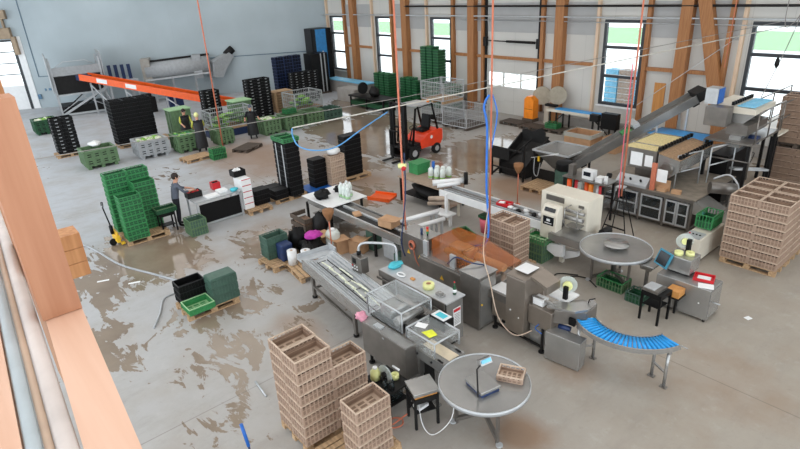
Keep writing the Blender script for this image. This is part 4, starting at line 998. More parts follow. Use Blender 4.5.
P(t, MB().prism([(14.50, .985), (14.80, .985), (14.80, 1.22), (14.72, 1.25), (14.50, 1.06)], -7.7, -6.8, 'x'), 'control_panel', 'galv')
for k, x in enumerate((-7.5, -7.3, -7.0)): P(t, MB().cyl((x, 14.60, 1.14), (x, 14.57, 1.19), .03), 'knob', 'black')
# lower weigher
P(t, MB().box(-7.58, -6.78, 14.85, 15.3, 1.42, 1.98), 'weigher_box', 'steel_dark', bevel=.015)
P(t, MB().box(-7.5, -7.15, 14.838, 14.846, 1.5, 1.88), 'notice_left', 'paper'); P(t, MB().box(-7.08, -6.86, 14.838, 14.846, 1.52, 1.84), 'notice_right', 'paper')
b = MB(); b.box(-7.75, -6.75, 15.3, 15.34, 1.7, 2.02).box(-7.75, -6.75, 16.6, 16.64, 1.7, 2.02).box(-7.75, -7.71, 15.34, 16.6, 1.7, 2.02).box(-6.79, -6.75, 15.34, 16.6, 1.7, 2.0).box(-7.71, -6.79, 15.34, 16.6, 1.7, 1.74)
P(t, b, 'hopper_tray', 'steel'); rt_ = P(t, MB().box(-7.70, -6.80, 14.86, 16.59, 1.985, 2.0), 'root_bed', 'onion')
P(t, MB().prism([(-6.74, 1.96), (-6.15, 1.86), (-6.15, 1.82), (-6.74, 1.92)], 14.9, 16.9, 'y'), 'feed_bed', 'roots')
P(t, MB().prism([(-6.74, 1.915), (-6.15, 1.815), (-6.15, 1.5), (-6.5, 1.2), (-6.74, 1.2)], 14.9, 16.9, 'y'), 'feed_trough', 'steel')
P(t, MB().box(-7.58, -6.75, 15.35, 16.9, 1.05, 1.69), 'lower_housing', 'steel_dark')
for k in range(12):
    y = 14.9 + k * .17; P(t, MB().box(-6.78, -6.7, y, y + .09, 2.005, 2.1), 'divider_tooth', 'black')
for k in range(12):
    y = 14.9 + k * .17; P(t, MB().box(-6.2, -6.12, y, y + .09, 1.865, 1.96), 'divider_tooth', 'black')
P(t, MB().cyl((-6.45, 14.8, 1.55), (-6.45, 16.6, 1.55), .16), 'drum', 'steel_dark')
P(t, MB().box(-6.72, -6.6, 14.55, 14.62, .985, 1.75), 'column', 'copper'); P(t, MB().box(-6.58, -6.3, 14.60, 14.612, 1.25, 1.6), 'hung_sheet', 'paper')
def railing(t, pts, h, z, m='galv', r=.02, mid=True, name='railing'):
    b = MB()
    for p in pts: b.cyl((p[0], p[1], z), (p[0], p[1], z + h), r, n=6)
    for k in range(len(pts) - 1):
        for q in ([h, h * .5] if mid else [h]): b.cyl((pts[k][0], pts[k][1], z + q), (pts[k + 1][0], pts[k + 1][1], z + q), r, n=6)
    return P(t, b, name, m)
railing(t, [(-6.25, 15.0), (-6.0, 15.9)], .95, .98); railing(t, [(-5.85, 16.1), (-5.6, 17.1)], 1.0, .98)
P(t, MB().prism([(-5.5, .95), (-4.95, .70), (-4.95, .55), (-5.5, .60)], 14.55, 15.3, 'y'), 'discharge_chute', 'steel')
P(t, MB().box(-5.25, -5.05, 14.535, 14.548, .60, .74), 'blue_sticker', 'sky_cloth')
P(t, MB().cyl((-5.45, 15.3, 1.15), (-4.95, 15.7, 1.1), .16), 'drive_motor', 'steel_dark'); P(t, MB().tube(smooth_path([(-5.5, 15.6, 1.3), (-5.2, 15.8, 1.42), (-4.9, 15.7, 1.2), (-4.8, 15.5, .8)]), .025, 7), 'cable_hose', 'galv')
solo(MB().box(-.1, .1, -.06, .06, 0, .1).box(.12, .3, -.06, .06, 0, .08), 'cardboard_box', 'card', 'two small cardboard cartons on the metal deck by the railing', 'box', (-6.3, 14.66, .981)) if False else None
solo(MB().box(-.12, .12, -.07, .07, 0, .1), 'cardboard_box', 'card', 'small cardboard carton on the metal deck, left of two', 'box', (-6.42, 14.68, .981)); solo(MB().box(-.12, .12, -.07, .07, 0, .1), 'cardboard_box', 'card', 'small cardboard carton on the metal deck, right of two', 'box', (-6.05, 14.72, .981), rz=.2)
solo(MB().box(-.2, .2, -.02, .02, 0, .3), 'cardboard_box', 'card', 'folded cardboard leaning below the hung sheet', 'box', (-6.45, 14.76, .981))
# upper weigher with blue belt and platform
t = thing('upper_weigher', 'raised weighing hopper with white trays and walkway behind the lower weigher', 'machine', (-6.0, 17.6, 0))
P(t, MB().box(-8.15, -6.35, 16.95, 17.9, 1.80, 1.86), 'blue_belt', 'blue_dk' if False else 'blue'); P(t, MB().box(-8.15, -6.35, 16.90, 16.94, 1.68, 1.87).box(-8.15, -6.35, 17.91, 17.95, 1.68, 1.87), 'belt_frame', 'steel_dark')
P(t, MB().box(-6.45, -5.85, 16.75, 17.15, 2.42, 2.95), 'weigher_box', 'steel_dark', bevel=.015)
b = MB(); b.prism([(-6.45, 2.96), (-5.3, 2.90), (-5.3, 2.75), (-6.45, 2.75)], 17.2, 18.7, 'y'); P(t, b, 'tray_body', 'cream'); P(t, MB().prism([(-6.45, 2.749), (-5.3, 2.749), (-5.6, 2.45), (-6.45, 2.5)], 17.25, 18.65, 'y'), 'tray_underside', 'steel')
for k in range(9):
    y = 17.22 + k * .165; P(t, MB().box(-5.95, -5.88, y, y + .09, 2.955, 3.05), 'divider_tooth', 'black'); 
for k in range(7):
    y = 17.25 + k * .2; P(t, MB().box(-5.80, -5.35, y, y + .12, 2.94, 2.96), 'tray_pocket', 'sky_cloth')
P(t, MB().box(-5.9, -5.35, 17.0, 18.5, 2.2, 2.48), 'lower_trough', 'steel_dark'); P(t, MB().box(-5.75, -5.45, 16.9, 17.2, 1.87, 2.2), 'blue_motor', 'steel')
P(t, MB().cyl((-5.4, 17.4, 2.05), (-5.15, 17.4, 2.05), .12), 'motor', 'navy')
P(t, MB().box(-6.5, -5.1, 16.75, 18.8, 1.88, 1.93) if False else MB().box(-6.30, -5.1, 16.7, 18.8, 2.02, 2.08), 'service_deck', 'steel_dark')
for x, y in ((-6.25, 16.75), (-5.15, 16.75), (-6.25, 18.75), (-5.15, 18.75)): P(t, MB().box(x - .04, x + .04, y - .04, y + .04, 0, 2.019), 'leg', 'iron')
P(t, MB().box(-6.2, -5.7, 17.0, 18.6, .1, 1.55), 'dark_screen', 'black'); P(t, MB().bar((-5.6, 17.1, 1.2), (-5.1, 18.4, .95), .18, .06), 'chute_plate', 'galv')
railing(t, [(-6.3, 16.65), (-5.05, 16.65)], .95, 1.1, 'steel_dark'); railing(t, [(-5.05, 16.75), (-5.05, 17.7), (-5.05, 18.7)], .85, 2.08, 'steel_dark')
sb = P(t, MB().box(-6.62, -6.28, 17.05, 17.45, 2.96, 3.4), 'cabinet', 'galv'); P(t, MB().box(-6.27, -6.26, 17.05, 17.45, 2.96, 3.4).box(-6.6, -6.25, 17.03, 17.045, 2.96, 3.4) if False else MB().box(-6.27, -6.255, 17.06, 17.44, 2.97, 3.39), 'blue_front', 'blue_dk', sb)
P(t, MB().box(-5.95, -5.1, 18.85, 22.2, 1.84, 1.9), 'walkway', 'cream'); P(t, MB().box(-6.0, -5.9 if False else -5.951, 18.85, 22.2, 1.72, 1.9), 'walkway_edge', 'iron')
for y in (19.0, 20.4, 22.1): P(t, MB().box(-5.94, -5.86, y - .04, y + .04, 0, 1.839), 'leg', 'iron')
P(t, MB().bar((-5.3, 19.0, 0), (-5.3, 19.0, 1.83), .06).bar((-5.3, 19.5, 0), (-5.3, 19.5, 1.83), .06), 'ladder_rails', 'iron')
for k in range(5): P(t, MB().bar((-5.3, 19.03, .3 + k * .32), (-5.3, 19.47, .3 + k * .32), .035), 'rung', 'iron')
railing(t, [(-5.9, 18.9), (-5.9, 20.5), (-5.9, 22.1)], .9, 1.9, 'steel_dark'); railing(t, [(-5.15, 18.9), (-5.15, 20.5)], .9, 1.9, 'steel_dark')
P(t, MB().tube(smooth_path([(-5.95, 19.4, .9), (-6.02, 19.6, .7), (-6.02, 19.9, .6), (-5.97, 20.0, .9), (-5.96, 19.8, 1.0)]), .012, 6), 'cable_loop', 'black')
# incline conveyor
t = thing('incline_conveyor', 'steel conveyor climbing from the hopper up to the raised weigher', 'conveyor', (-8.5, 17.2, 0))
S0 = Vector((-9.95, 15.6, .72)); E0 = Vector((-7.25, 18.5, 2.95)); d = (E0 - S0).normalized(); sd = Vector((-d.y, d.x, 0)).normalized(); un = sd.cross(d) * -1
if un.z < 0: un = -un
TT2 = Matrix((d, sd, un)).transposed().to_4x4(); TT2.translation = S0; L = (E0 - S0).length
P(t, MB().box(0, L, -.28, -.25, -.1, .16, 0, TT2).box(0, L, .25, .28, -.1, .16, 0, TT2), 'side_plates', 'steel'); P(t, MB().box(0, L, -.25, .25, .0, .03, 0, TT2), 'belt', 'steel_dark')
P(t, MB().box(.3, .5, -.3, .3, -.14, -.1, 0, TT2), 'underframe', 'iron'); P(t, MB().box(L - .5, L - .3, -.3, .3, -.14, -.1, 0, TT2), 'underframe', 'iron')
P(t, MB().box(L - .3, L + .05, -.32, .32, -.08, .2, 0, TT2), 'head_cover', 'iron'); P(t, MB().box(1.9, 2.2, -.22, .22, .04, .14, 0, TT2), 'green_guard', 'green'); P(t, MB().box(2.25, 2.45, -.28, .28, .17, .3, 0, TT2), 'bracket', 'galv')
for s, w_ in ((2.9, 0), (3.9, 0)):
    for q in (-.27, .27):
        p = TT2 @ Vector((s, q, -.1)); P(t, MB().bar((p.x, p.y, 0), p, .05), 'leg', 'galv')
    p1 = TT2 @ Vector((s, -.27, -.1)); p2 = TT2 @ Vector((s, .27, -.1)); P(t, MB().bar((p1.x, p1.y, .4), (p2.x, p2.y, p2.z - .2), .035), 'brace', 'galv')
# hopper with tipper
t = thing('feed_hopper', 'dark steel crate tipper joined to a tapered steel hopper', 'hopper', (-11.2, 15.8, 0))
b = MB(); b.prism([(15.2, .06), (15.9, .06), (16.6, 1.1), (16.4, 1.25), (15.2, .5)], -11.45, -11.40, 'x'); b.prism([(15.1, .06), (15.8, .06), (16.6, 1.15), (16.3, 1.35), (15.1, .6)], -12.5, -12.45, 'x')
b.add([(-12.45, 15.15, .5), (-11.45, 15.15, .5), (-11.45, 15.2, .06), (-12.45, 15.2, .06)], [(0, 1, 2, 3)]); b.bar((-11.95, 15.2, .3), (-11.95, 16.6, 1.25), .95, .04); b.box(-12.45, -11.45, 16.3, 16.35, .5, 1.45); b.prism([(-12.45, 1.45), (-11.45, 1.45), (-11.6, 1.62), (-12.0, 1.45), (-12.3, 1.5)], 16.3, 16.35, 'y')
P(t, b, 'tipping_bucket', 'iron')
P(t, MB().box(-12.75, -12.69, 14.95, 15.01, 0, 1.05).box(-11.4, -11.34, 15.0, 15.06, 0, 1.3).bar((-12.72, 14.98, .05), (-11.9, 16.2, 1.2), .06).box(-12.75, -11.34, 14.95, 15.0, 1.05, 1.1).box(-12.75, -11.34, 14.95, 15.0, .35, .39), 'lifting_frame', 'iron')
P(t, MB().box(-12.69, -11.9, 14.9, 14.94, .70, 1.08), 'front_plate', 'iron')
f = MB(); x0, x1, y0, y1, zt = -11.25, -9.85, 15.35, 16.75, 1.12
f.add([(x0, y0, zt), (x1, y0, zt), (x1, y1, zt), (x0, y1, zt), (-10.7, 15.8, .45), (-10.3, 15.8, .45), (-10.3, 16.2, .45), (-10.7, 16.2, .45)], [(0, 1, 5, 4), (1, 2, 6, 5), (2, 3, 7, 6), (3, 0, 4, 7)])
f2 = MB(); 
for a_, c_2 in (((x0, y0), (x1, y0)), ((x1, y0), (x1, y1)), ((x1, y1), (x0, y1)), ((x0, y1), (x0, y0))): f2.bar((a_[0], a_[1], zt), (c_2[0], c_2[1], zt), .05)
fo = f.build('funnel', 'steel', t); fo.data.transform(Matrix.Translation(-Vector(t.location)))
fo.modifiers.new('solid', 'SOLIDIFY').thickness = .012
P(t, f2, 'funnel_rim', 'galv', fo)
P(t, MB().box(-11.18, -9.92, 15.36, 15.40, .02, .5), 'front_panel', 'iron')
for x, y in ((-11.21, 15.38), (-9.89, 15.38), (-9.89, 16.73), (-11.21, 16.73)): P(t, MB().box(x - .03, x + .03, y - .03, y + .03, 0, 1.09), 'leg', 'iron')
P(t, MB().prism([(-11.28, .85), (-11.20, .85), (-10.2, 1.2), (-10.2, 1.14)], 15.30, 15.34, 'y'), 'yellow_clip' if False else 'lip_plate', 'white'); P(t, MB().box(-10.98, -10.92, 15.28, 15.33, .78, .95), 'yellow_handle', 'yellow')
P(t, MB().tube(smooth_path([(-11.1, 15.28, .9), (-11.05, 15.2, .4), (-10.9, 15.2, .3), (-10.85, 15.25, .75)]), .014, 6), 'loose_cable', 'galv')
t = thing('drive_drum', 'black ribbed drum on a slate pedestal at the conveyor foot', 'motor', (-9.72, 14.98, 0))
MB().box(-.2, .2, -.2, .2, 0, .82).build('pedestal', 'green_slate', t); MB().lathe([(0, .821), (.26, .821), (.28, .86), (.26, .9), (.28, .94), (.26, .98), (.28, 1.02), (.24, 1.1), (0, 1.1)], n=22).build('drum', 'black', t)
MB().box(.21, .6, -.15, .15, 0, .55).build('gear_case', 'green_slate', t)
pallet(-10.6, 15.0, 0, 0.04, 'empty wooden pallet before the steel hopper', group='empty pallets'); 
# film and orange rolls left of the weigher
t = thing('film_station', 'dark frame of orange and clear film rolls beside the weighing machine', 'frame', (-7.75, 13.55, 0))
for x, y in ((-8.45, 13.3), (-7.15, 13.2), (-8.45, 13.85), (-7.15, 13.75)): P(t, MB().box(x - .025, x + .025, y - .025, y + .025, 0, 1.15), 'leg', 'iron')
P(t, MB().box(-8.5, -7.1, 13.25, 13.9, 1.151, 1.18), 'top_shelf', 'steel_dark')
for k, (m, x) in enumerate((('orange', -8.3), ('red', -8.1), ('film', -7.95), ('orange', -7.78), ('amber_light', -7.6), ('galv', -7.42), ('red', -7.28))): P(t, MB().cyl((x, 13.35 + .08 * (k % 2), .45), (x, 13.35 + .08 * (k % 2), 1.1), .07), 'hanging_roll', m)
P(t, MB().box(-8.4, -7.2, 13.3, 13.85, .40, .44), 'lower_shelf', 'steel_dark')
wd = P(t, MB().box(-7.95, -7.6, 13.4, 13.6, 1.181, 1.45), 'weigh_display', 'white'); P(t, MB().box(-7.9, -7.68, 13.39, 13.399, 1.28, 1.4), 'display', 'screen', wd)
P(t, MB().box(-7.5, -7.3, 13.35, 13.6, 1.181, 1.32).cyl((-7.2, 13.4, 1.181), (-7.2, 13.4, 1.4), .05), 'small_box', 'white'); P(t, MB().cyl((-7.22, 13.5, 1.41), (-7.12, 13.5, 1.41), .07), 'black_knob', 'black'); P(t, MB().box(-8.4, -8.25, 13.4, 13.6, 1.181, 1.5), 'counter_box', 'steel_dark')
t.location = (t.location.x - .35, t.location.y + .3, 0)
t = thing('folding_ladder', 'thin dark A shaped stand before the weighing machine', 'ladder', (-6.75, 13.05, 0))
b = MB(); ap = (-6.75, 13.05, 1.45)
for x, y in ((-7.1, 12.8), (-6.3, 12.75), (-7.05, 13.35), (-6.35, 13.3)): P(t, MB().cyl((x, y, 0), (ap[0] + (x - ap[0]) * .12, ap[1] + (y - ap[1]) * .12, 1.45), .014), 'leg', 'iron')
for z in (.4, .75, 1.1):
    q = 1 - z / 1.45 * .88; P(t, MB().bar((ap[0] - .35 * q, ap[1] - .25 * q, z), (ap[0] + .45 * q, ap[1] - .3 * q, z), .03), 'rung', 'iron')
P(t, MB().box(-6.85, -6.65, 12.95, 13.15, 1.45, 1.48), 'platform', 'galv')
# white boxed drive with green bin on it
t = thing('white_cabinet', 'long white enamelled drive cabinet with small control panel at the right', 'cabinet', (-4.82, 14.2, 0))
P(t, MB().box(-5.05, -4.62, 13.0, 14.4, .05, .62), 'body', 'cream', bevel=.015); pn = P(t, MB().box(-5.02, -4.66, 13.03, 13.4, .625, .66), 'control_panel', 'galv')
for k in range(4): P(t, MB().cyl((-4.96 + k * .08, 13.2, .661), (-4.96 + k * .08, 13.2, .68), .02), 'button', ('red' if k == 0 else 'black'), pn)
P(t, MB().box(-5.0, -4.67, 13.1, 14.3, 0, .049), 'plinth', 'iron')
o = bpy.data.objects.new('plastic_crate', crate_mb(.4, .6, .35, solid=.6).mesh('crate', ('green', 'green', 'green_dk'))); COL.objects.link(o); o.location = (-4.85, 13.95, .661)
tag(o, 'deep green crate standing on the white drive cabinet', 'crate')
# pc cabinet with touch screen, reel and papers
t = thing('steel_cabinet', 'low steel cabinet with papers and touch screen box on the right', 'cabinet', (-3.95, 10.9, 0))
P(t, MB().box(-4.5, -3.42, 10.62, 11.2, .06, .74), 'body', 'steel', bevel=.01); P(t, MB().box(-3.418, -3.41, 10.65, 11.17, .1, .70), 'door', 'steel'); P(t, MB().cyl((-3.40, 10.75, .45), (-3.25, 10.75, .45), .012), 'handle', 'galv')
for x in (-4.45, -3.47):
    for y in (10.67, 11.15): P(t, MB().box(x - .02, x + .02, y - .02, y + .02, 0, .059), 'foot', 'iron')
P(t, MB().cyl((-4.2, 10.618, .5), (-4.2, 10.61, .5), .012).cyl((-3.6, 10.618, .4), (-3.6, 10.61, .4), .015), 'screw', 'white')
t = thing('label_printer', 'steel label printer box with blue framed touch screen and yellow rolls', 'printer', (-4.3, 11.05, .742), 0)
P(t, MB().box(-4.45, -3.95, 10.85, 11.3, .79, 1.12), 'housing', 'steel', bevel=.012); P(t, MB().box(-4.4, -4.0, 10.9, 11.25, .742, .789), 'base', 'iron')
RS = Matrix.Rotation(-.45, 3, 'Z') @ Matrix.Rotation(-.4, 3, 'X'); cc = Vector((-4.5, 10.84, 1.0)); sc = P(t, MB().cb(cc, (.36, .04, .34), 0, RS), 'touch_screen', mat('blue green bezel', (.22, .52, .62), .4)); P(t, MB().cb(cc + RS @ Vector((0, -.022, 0)), (.29, .012, .27), 0, RS), 'screen', 'screen', sc)
for x, y in ((-4.28, 11.0), (-4.1, 11.12)): P(t, MB().lathe([(.03, 1.121), (.085, 1.121), (.085, 1.19), (.03, 1.19), (.03, 1.121)], (x, y, 0), 20), 'label_roll', 'lemon')
rl = P(t, MB().cyl((-4.30, 11.25, 1.34), (-4.29, 11.235, 1.34), .17, n=26), 'label_reel', 'film'); P(t, MB().cyl((-4.285, 11.23, 1.34), (-4.26, 11.195, 1.34), .07), 'hub', 'lemon', rl); P(t, MB().box(-4.24, -4.16, 11.2, 11.28, 1.121, 1.4), 'reel_post', 'black')
t = thing('red_tray', 'red tray with white paper on the low steel cabinet', 'tray', (-3.72, 11.02, .742), R(15))
MB().box(-.19, .19, -.15, .15, 0, .015).box(-.19, .19, -.15, -.135, .015, .06).box(-.19, .19, .135, .15, .015, .06).box(-.19, -.175, -.135, .135, .015, .06).box(.175, .19, -.135, .135, .015, .06).build('tray', 'red', t); MB().box(-.12, .12, -.09, .09, .016, .026).build('paper', 'paper', t)
solo(MB().box(-.14, .14, -.1, .1, 0, .008), 'paper_sheet', 'paper', 'white paper lying on the low steel cabinet corner before the red tray', 'paper', (-3.57, 10.75, .742), rz=.4)
t = thing('platform_scale', 'flat scale between the disk turntable and the steel cabinet', 'scale', (-4.85, 10.95, 0)); MB().box(-.22, .22, -.22, .22, .72, .77).build('weighing_plate', 'steel', t, bevel=.01); MB().box(-.12, .12, -.12, .12, .6, .719).box(-.03, .03, -.03, .03, .02, .6).box(-.2, .2, -.15, .15, 0, .02).build('stand', 'steel_dark', t)
stool(-4.22, 10.08, .42, .42, .68, 'black', 'black four legged stand carrying a grey tablet scale', R(-3), .36)
t = thing('tablet_scale', 'grey tablet scale lying on the black four legged stand', 'scale', (-4.24, 10.06, .682), R(-3)); MB().box(-.2, .14, -.18, .18, 0, .05).build('housing', 'steel_dark', t); MB().box(-.18, .05, -.15, .15, .051, .062).build('plate', 'galv', t)
solo(MB().box(-.13, .13, -.17, .17, 0, .12), 'cardboard_box', mat('orange brown board', (.75, .50, .34), .7), 'orange brown box between black stand and steel cabinet', 'box', (-3.98, 10.42, .561)) if False else None
t = thing('wooden_box', 'orange brown wooden box on a small shelf before the steel cabinet', 'box', (-4.02, 10.45, 0)); MB().box(-.12, .14, -.14, .14, .5, .64).build('box', 'ply', t); MB().box(-.14, .16, -.16, .16, .47, .499).box(-.02, .02, .1, .14, 0, .47).build('shelf', 'iron', t)
for x, y, w in ((-5.45, 10.42, 'left'), (-4.75, 10.42, 'right')):
    pass
# green crates under the disk turntable
for k, (x, y, w) in enumerate(((-5.5, 10.55, 'left'), (-4.95, 10.45, 'right'))):
    pass
o = bpy.data.objects.new('plastic_crate', crate_mb(.62, .4, .26, solid=.6).mesh('crate', ('green_olive', 'green', 'green_dk'))); COL.objects.link(o); o.location = (-5.45, 10.68, 0); tag(o, 'low dark green crate on the floor under the disk turntable', 'crate')
o = bpy.data.objects.new('plastic_crate', crate_mb(.4, .35, .24, solid=.8).mesh('crate', ('green_slate', 'green_slate', 'green_dk'))); COL.objects.link(o); o.location = (-4.78, 10.5, 0); tag(o, 'slate green crate on the floor below the flat platform scale', 'crate')

# ------------------------------------------------------------ wall bench, outside crates and stuff by the far wall
t = thing('sorting_table', 'long bench with a sky blue belt before the far wall window', 'table', (-13.3, 22., 0))
P(t, MB().box(-15.3, -11.9, 21.75, 22.35, .80, .90), 'frame', 'cream'); P(t, MB().box(-14.9, -12.0, 21.85, 22.25, .901, .93), 'blue_belt', 'blue')
for x in (-15.1, -14.4, -12.9, -12.1):
    for y in (21.8, 22.3): P(t, MB().box(x - .03, x + .03, y - .03, y + .03, 0, .80), 'leg', 'iron')
P(t, MB().bar((-15.1, 21.78, .1), (-14.4, 21.78, .75), .04).bar((-12.9, 21.78, .75), (-12.1, 21.78, .1), .04), 'brace', 'iron')
P(t, MB().box(-12.3, -11.6, 21.4, 21.7, .5, 1.15), 'black_hopper', 'black'); P(t, MB().box(-12.9, -12.5, 21.5, 21.74, .7, 1.0), 'motor', 'iron')
t = thing('spool_stand', 'beige wheels beside the orange topped box at the far wall', 'stand', (-15.9, 22.3, 0)); WM = mat('beige disc', (.66, .62, .55), .6); P(t, MB().cyl((-15.95, 22.3, 1.35), (-15.9, 22.2, 1.35), .42, n=28), 'wheel', WM); P(t, MB().cyl((-15.15, 22.4, 1.42), (-15.1, 22.3, 1.42), .42, n=28), 'wheel', WM); P(t, MB().box(-15.9, -15.65, 22.45, 22.65, 0, .95), 'post', 'cream'); P(t, MB().box(-15.55, -14.95, 22.0, 22.2, .95, 1.05), 'bracket', 'black')
t = thing('orange_cabinet', 'bright orange cabinet standing on pallets beside the sectional door', 'cabinet', (-16.25, 22.2, 0)); P(t, MB().prism([(-16.55, .3), (-16.02, .3), (-16.02, 1.15), (-16.2, 1.35), (-16.4, 1.35), (-16.55, 1.2)], 21.75, 22.15, 'y'), 'body', mat('bright orange panel', (.98, .55, .10), .4)); P(t, MB().box(-16.52, -16.05, 21.742, 21.748, .74, .755), 'door_gap', 'iron'); P(t, MB().box(-16.6, -16.0, 21.7, 22.2, .145, .299), 'base', 'pallet_dk')
pallet(-16.9, 21.5, 0, R(90), 'dark pallet left of two before the orange cabinet', True, 'dark pallets by the far wall'); pallet(-15.6, 21.35, 0, R(90), 'dark pallet right of two before the orange cabinet', True, 'dark pallets by the far wall')
o = bpy.data.objects.new('plastic_crate', PROTO['greenbox'][0]); COL.objects.link(o); o.location = (-14.7, 21.5, .146); o.rotation_euler.z = R(90); tag(o, 'dark green crate under the blue belted bench', 'crate')
pallet(-14.6, 21.5, 0, R(90), 'dark pallet under the green crate below the blue belted bench', True, 'dark pallets by the far wall')
t = thing('bulk_box', 'open cardboard pallet carton lined with clear film', 'box', (-12.2, 20., 0)); b = MB()
b.box(-.6, .6, -.45, -.43, .13, .65).box(-.6, .6, .43, .45, .13, .65).box(-.6, -.58, -.43, .43, .13, .65).box(.58, .6, -.43, .43, .13, .65).box(-.58, .58, -.43, .43, .13, .16); b.build('carton', 'card', t); b = MB()
b.box(-.63, .63, -.47, -.455, .5, .68).box(-.63, .63, .455, .47, .5, .68).box(-.63, -.605, -.455, .455, .5, .68).box(.605, .63, -.455, .455, .5, .68); b.build('liner', 'film', t); MB().box(-.6, .6, -.45, .45, 0, .128).build('pallet_base', 'pallet', t)
t = thing('open_carton', 'small pale open carton beside the lined pallet carton', 'box', (-11.0, 20.2, 0)); b = MB(); b.box(-.3, .3, -.3, -.28, 0, .6).box(-.3, .3, .28, .3, 0, .6).box(-.3, -.28, -.28, .28, 0, .6).box(.28, .3, -.28, .28, 0, .6).box(-.28, .28, -.28, .28, 0, .02); b.build('carton', 'card', t); MB().box(-.27, .27, -.27, .27, .3, .5).build('waste', 'rubble', t)
solo(MB().box(-.22, .22, 0, .02, 0, 1.25), 'plywood_board', 'ply', 'upright orange plywood board fixed on the wall beside the brace', 'board', (-10.75, 22.97 - .0, 1.0)) if False else None
struct(MB().box(-10.95, -10.5, 22.96, 22.999, .9, 2.3).build('trim_90', 'ply'))
# crates outside the window
for k, (x, m) in enumerate(((-13.5, 'sky_cloth'), (-12.85, 'card'), (-12.1, 'sky_cloth'))):
    c = crate_mb(.58, .5, .26, solid=.9, rib=.2).mesh('crate', (m if m != 'card' else 'brown_lt', 'white', m if m != 'card' else 'brown'))
    for i in range(10):
        o = bpy.data.objects.new('plastic_crate', c); COL.objects.link(o); o.location = (x, 24.3, -.1 + i * .262)
        tag(o, '%s crate outside the window, %s in the %s column' % (('pale blue', 'beige', 'pale blue')[k], ORD[9 - i], ('left', 'middle', 'right')[k]), 'crate', 'crates stacked outside the window')

# ------------------------------------------------------------ forklift
t = thing('forklift', 'red orange forklift with black overhead guard and raised mast', 'forklift', (-16.75, 14.9, 0), R(2))
MB().prism([(-.15, .35), (1.0, .35), (1.12, .55), (1.12, .95), (.9, 1.02), (.3, .92), (.1, .78), (-.15, .7)], -.5, .5, 'x').build('body', 'red_orange', t, bevel=.03)
MB().box(-.5, .5, -.75, -.16, .28, .5).box(-.46, .46, -.5, .25, .5, .62).build('chassis', 'iron', t)
for y, r in ((-.55, .27), (.72, .22)):
    for s in (-1, 1):
        wl = MB().cyl((s * .42, y, r), (s * .54, y, r), r, n=20).build('wheel', 'rubber', t); MB().cyl((s * .541, y, r), (s * .55, y, r), r * .5, n=16).build('hub', 'galv', wl)
b = MB()
for s in (-1, 1): MB().tube([(s * .45, -.55, .6), (s * .44, -.35, 2.0), (s * .44, .55, 2.08), (s * .46, .85, 1.0)], .045, 8).build('guard_post', 'black', t)
b = MB(); b.box(-.46, .46, -.4, .6, 2.08, 2.12)
b.build('roof', 'galv', t)
st = MB().box(-.25, .25, .2, .62, .93, 1.05).build('seat', 'black', t, bevel=.03); MB().cb((0, .66, 1.3), (.46, .12, .55), 0, Matrix.Rotation(-.15, 3, 'X')).build('backrest', 'black', st, bevel=.03)
MB().cyl((0, -.3, .62), (0, -.12, 1.15), .03).build('steering_column', 'iron', t); MB().tube([(.15 * math.cos(k * PI / 8), -.1 + .15 * math.sin(k * PI / 8) * .9, 1.17 + .05 * math.sin(k * PI / 8)) for k in range(16)], .015, 6, closed=True).build('steering_wheel', 'black', t)
b = MB()
for s in (-1, 1): b.box(s * .38 - .05, s * .38 + .05, -.95, -.8, .08, 2.3).box(s * .27 - .04, s * .27 + .04, -.93, -.82, .08, 2.2)
for z in (.5, 1.3, 2.2): b.box(-.38, .38, -.9, -.84, z, z + .08)
b.build('mast', 'black', t); b = MB(); b.box(-.45, .45, -1.0, -.96, .15, .22).box(-.45, .45, -1.0, -.96, .5, .58).box(-.45, -.4, -1., -.96, .15, 1.2).box(.4, .45, -1., -.96, .15, 1.2).box(-.45, .45, -1., -.96, 1.15, 1.2); b.build('carriage', 'iron', t)
for s in (-1, 1): MB().box(s * .28 - .06, s * .28 + .06, -1.55, -1.01, .05, .09).box(s * .28 - .06, s * .28 + .06, -1.05, -1.01, .09, .6).build('fork', 'iron', t)
MB().lathe([(0, 0), (.06, 0), (.06, .1), (0, .13)], n=12).build('beacon', 'amber_light', t).location = (.3, .5, 2.121)
MB().cyl((.501, .45, .74), (.507, .45, .74), .07, n=16).build('round_emblem', 'white', t); MB().cyl((.47, .5, 1.55), (.56, .5, 1.55), .1, n=14).build('mirror', 'black', t)

